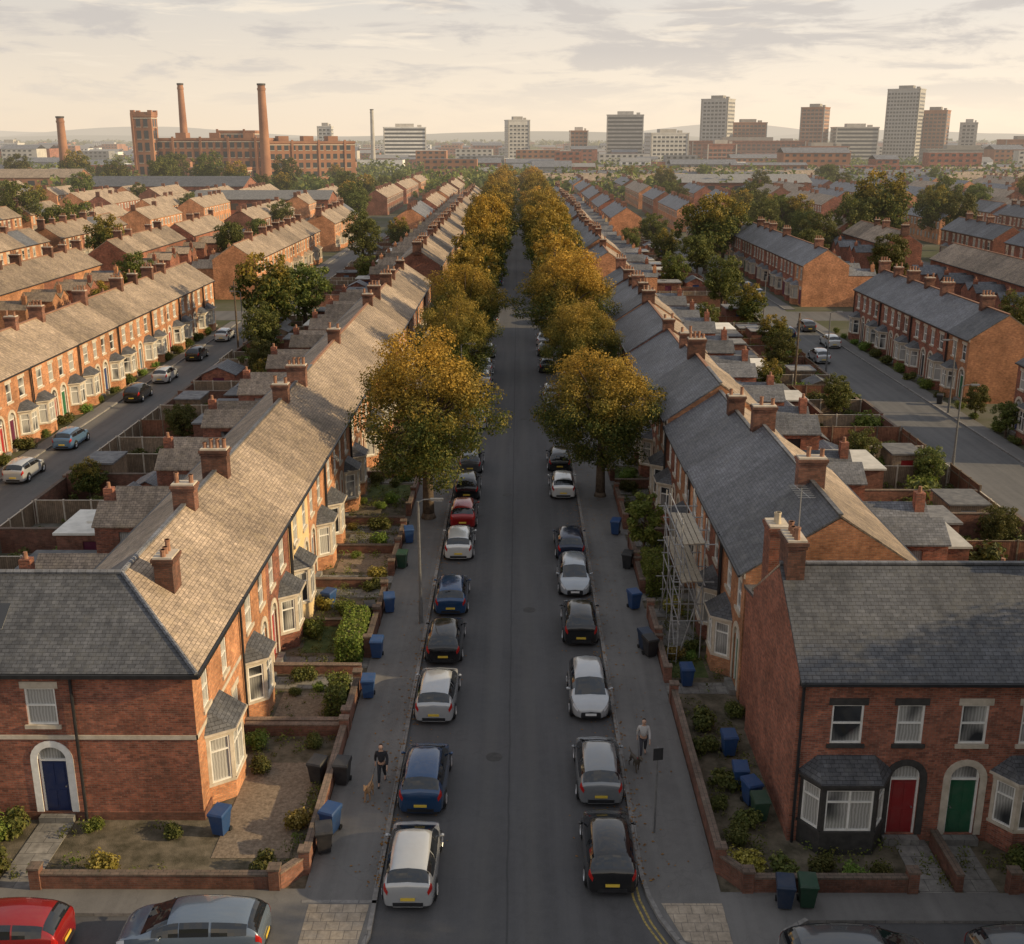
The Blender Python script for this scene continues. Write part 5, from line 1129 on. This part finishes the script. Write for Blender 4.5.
def far_build():
    rr=random.Random(21); mb=MB()
    for i in range(620):
        y=rr.uniform(600,2400); x=rr.uniform(-.5,.5)*y
        if -215<x<-70 and y<680: continue
        w=rr.uniform(10,42); d=rr.uniform(8,20); h=rr.choice([5,6,7,8,9,12,15]) 
        wm,rm=rr.choice([(0,1),(0,1),(2,1),(6,1),(7,1),(3,6),(7,6)] if rr.random()<.92 else [(0,4)])
        if rr.random()<.5:
            mb.box(x,x+w,y,y+d,0,h,wm); mb.face([(x,y,h+.05),(x+w,y,h+.05),(x+w,y+d,h+.05),(x,y+d,h+.05)],rm)
        else:
            mb.box(x,x+w,y,y+d,0,h,wm); mb.face([(x-.3,y-.3,h),(x+w+.3,y-.3,h),(x+w+.3,y+d/2,h+d*.16),(x-.3,y+d/2,h+d*.16)],rm); mb.face([(x+w+.3,y+d+.3,h),(x-.3,y+d+.3,h),(x-.3,y+d/2,h+d*.16),(x+w+.3,y+d/2,h+d*.16)],rm)
        n=int(w/4)
        for k in range(n):
            for z in range(int(h//3)): mb.lquad((x,y,1,0),k*4+1,k*4+3,-.06,z*3+1,z*3+2.3,5)
    structure('distant_buildings',mb.mesh('distant_buildings',['mill_brick','slate','concrete','pale_cladding','pale_roof','far_glass','felt_roof','brick_red']),'low factories, sheds and offices across the city','stuff')
far_build()
def warehouse(x,y,w,d,h,wm,rm,rz=0):
    mb=MB(); mb.box(0,w,0,d,0,h,0); rf=MB(); r=h+d*.14
    mb.face([(w,0,h),(w,d,h),(w,d/2,r-.05)]); mb.face([(0,d,h),(0,0,h),(0,d/2,r-.05)])
    rf.slab([(-.3,-.3,h),(w+.3,-.3,h),(w+.3,d/2,r),(-.3,d/2,r)],.15); rf.slab([(w+.3,d+.3,h),(-.3,d+.3,h),(-.3,d/2,r),(w+.3,d/2,r)],.15)
    g=MB()
    for k in range(int(w/5)): g.lquad((0,0,1,0),k*5+1.2,k*5+3.8,-.04,h-3,h-1.2)
    inst([('wall',mb.mesh('wall',[wm]),-1,'a'),('roof',rf.mesh('roof',[rm]),-1,'b'),('windows',g.mesh('windows',['far_glass']),-1,'c')],'warehouse',(x,y,0),rz,'long low industrial building with pitched roof','warehouse','low industrial buildings')
warehouse(-150,395,55,22,7,'brick_red','slate'); warehouse(-95,330,40,16,6,'brick_red','felt_roof'); warehouse(-215,450,40,22,8,'mill_brick','slate_sunlit',.1); warehouse(60,430,50,20,7,'brick_red','felt_roof'); warehouse(-260,500,40,26,8,'brick_red','slate')
def hills():
    mb=MB()
    for (Y,hm,sd) in((5200,55,1),(7500,95,2),(9800,140,3)):
        xs=np.linspace(-6500,6500,90); hh=hm*(.45+.3*np.sin(xs/900+sd*2)+.25*np.sin(xs/370+sd)); hh=np.maximum(hh,4)
        for i in range(89):
            mb.face([(xs[i],Y-700,-2),(xs[i+1],Y-700,-2),(xs[i+1],Y,hh[i+1]),(xs[i],Y,hh[i])])
    structure('hills',mb.mesh('hills',['hill_ground'],True),'low hazy hills along the horizon')
hills()
# ------------------------------------------------------------------ world, sun, camera
az=rad(-7); el=rad(21)
w=bpy.data.worlds.new('World'); scene.world=w; w.use_nodes=True; nt=w.node_tree; nt.nodes.clear()
sky=N(nt,'ShaderNodeTexSky'); sky.sky_type='NISHITA'; sky.sun_disc=False; sky.sun_elevation=el; sky.sun_rotation=rad(90)-az; sky.dust_density=3.0; sky.air_density=1.2
tc=N(nt,'ShaderNodeTexCoord'); sx=N(nt,'ShaderNodeSeparateXYZ'); L(nt,tc.outputs['Generated'],sx.inputs[0]); z=sx.outputs[2]
grad=ramp(nt,mrange(nt,z,0,.5,0,1),[(0,(9.4,7.7,5.8)),(.07,(9.1,7.8,6.2)),(.22,(7.3,6.8,6.2)),(1,(4.6,5.0,5.7))])
glow=mrange(nt,sx.outputs[0],-.35,.35,.92,1.08)
gc=N(nt,'ShaderNodeCombineColor'); [L(nt,glow,gc.inputs[i]) for i in range(3)]
grad=mix(nt,1.,grad,gc.outputs[0],'MULTIPLY')
vec=vmul(nt,tc.outputs['Generated'],(3.0,3.0,17.))
n1=noise(nt,vec,1.6,9,.62,.8); n2=noise(nt,vmul(nt,tc.outputs['Generated'],(9,9,42.)),1.5,6,.6,.6)
cl=math_(nt,'ADD',math_(nt,'MULTIPLY',n1,.6),math_(nt,'MULTIPLY',n2,.4))
cf=math_(nt,'MULTIPLY',mrange(nt,cl,.47,.58,0,1,True),mrange(nt,z,.02,.07,.08,.75))
base=mix(nt,mrange(nt,z,.05,.6,.97,.7),sky.outputs[0],grad)
c=mix(nt,cf,base,(5.5,5.1,4.8))
hl=mrange(nt,noise(nt,vmul(nt,tc.outputs['Generated'],(4,4,36.)),2,5,.6,.5),.55,.7,0,.6,True)
c=mix(nt,math_(nt,'MULTIPLY',hl,mrange(nt,z,.02,.08,0,1)),c,(9.4,8.2,6.6))
bg=N(nt,'ShaderNodeBackground'); L(nt,c,bg.inputs[0]); bg.inputs[1].default_value=.11
o=N(nt,'ShaderNodeOutputWorld'); L(nt,bg.outputs[0],o.inputs[0])
sd=bpy.data.lights.new('sun','SUN'); sd.energy=5.0; sd.angle=rad(.6); sd.color=(1,.77,.45)
so=bpy.data.objects.new('sun',sd); COL.objects.link(so); so.rotation_euler=Vector((math.cos(el)*math.cos(az),math.cos(el)*math.sin(az),math.sin(el))).to_track_quat('Z','Y').to_euler()
cam=bpy.data.cameras.new('camera'); cam.lens=39; cam.sensor_width=36; cam.clip_end=30000; cam.clip_start=.5
co=bpy.data.objects.new('camera',cam); COL.objects.link(co); co.location=(0,0,23); co.rotation_euler=(rad(90-16.76),0,rad(.31)); scene.camera=co
scene.view_settings.view_transform='Standard'; scene.view_settings.look='None'; scene.view_settings.exposure=0
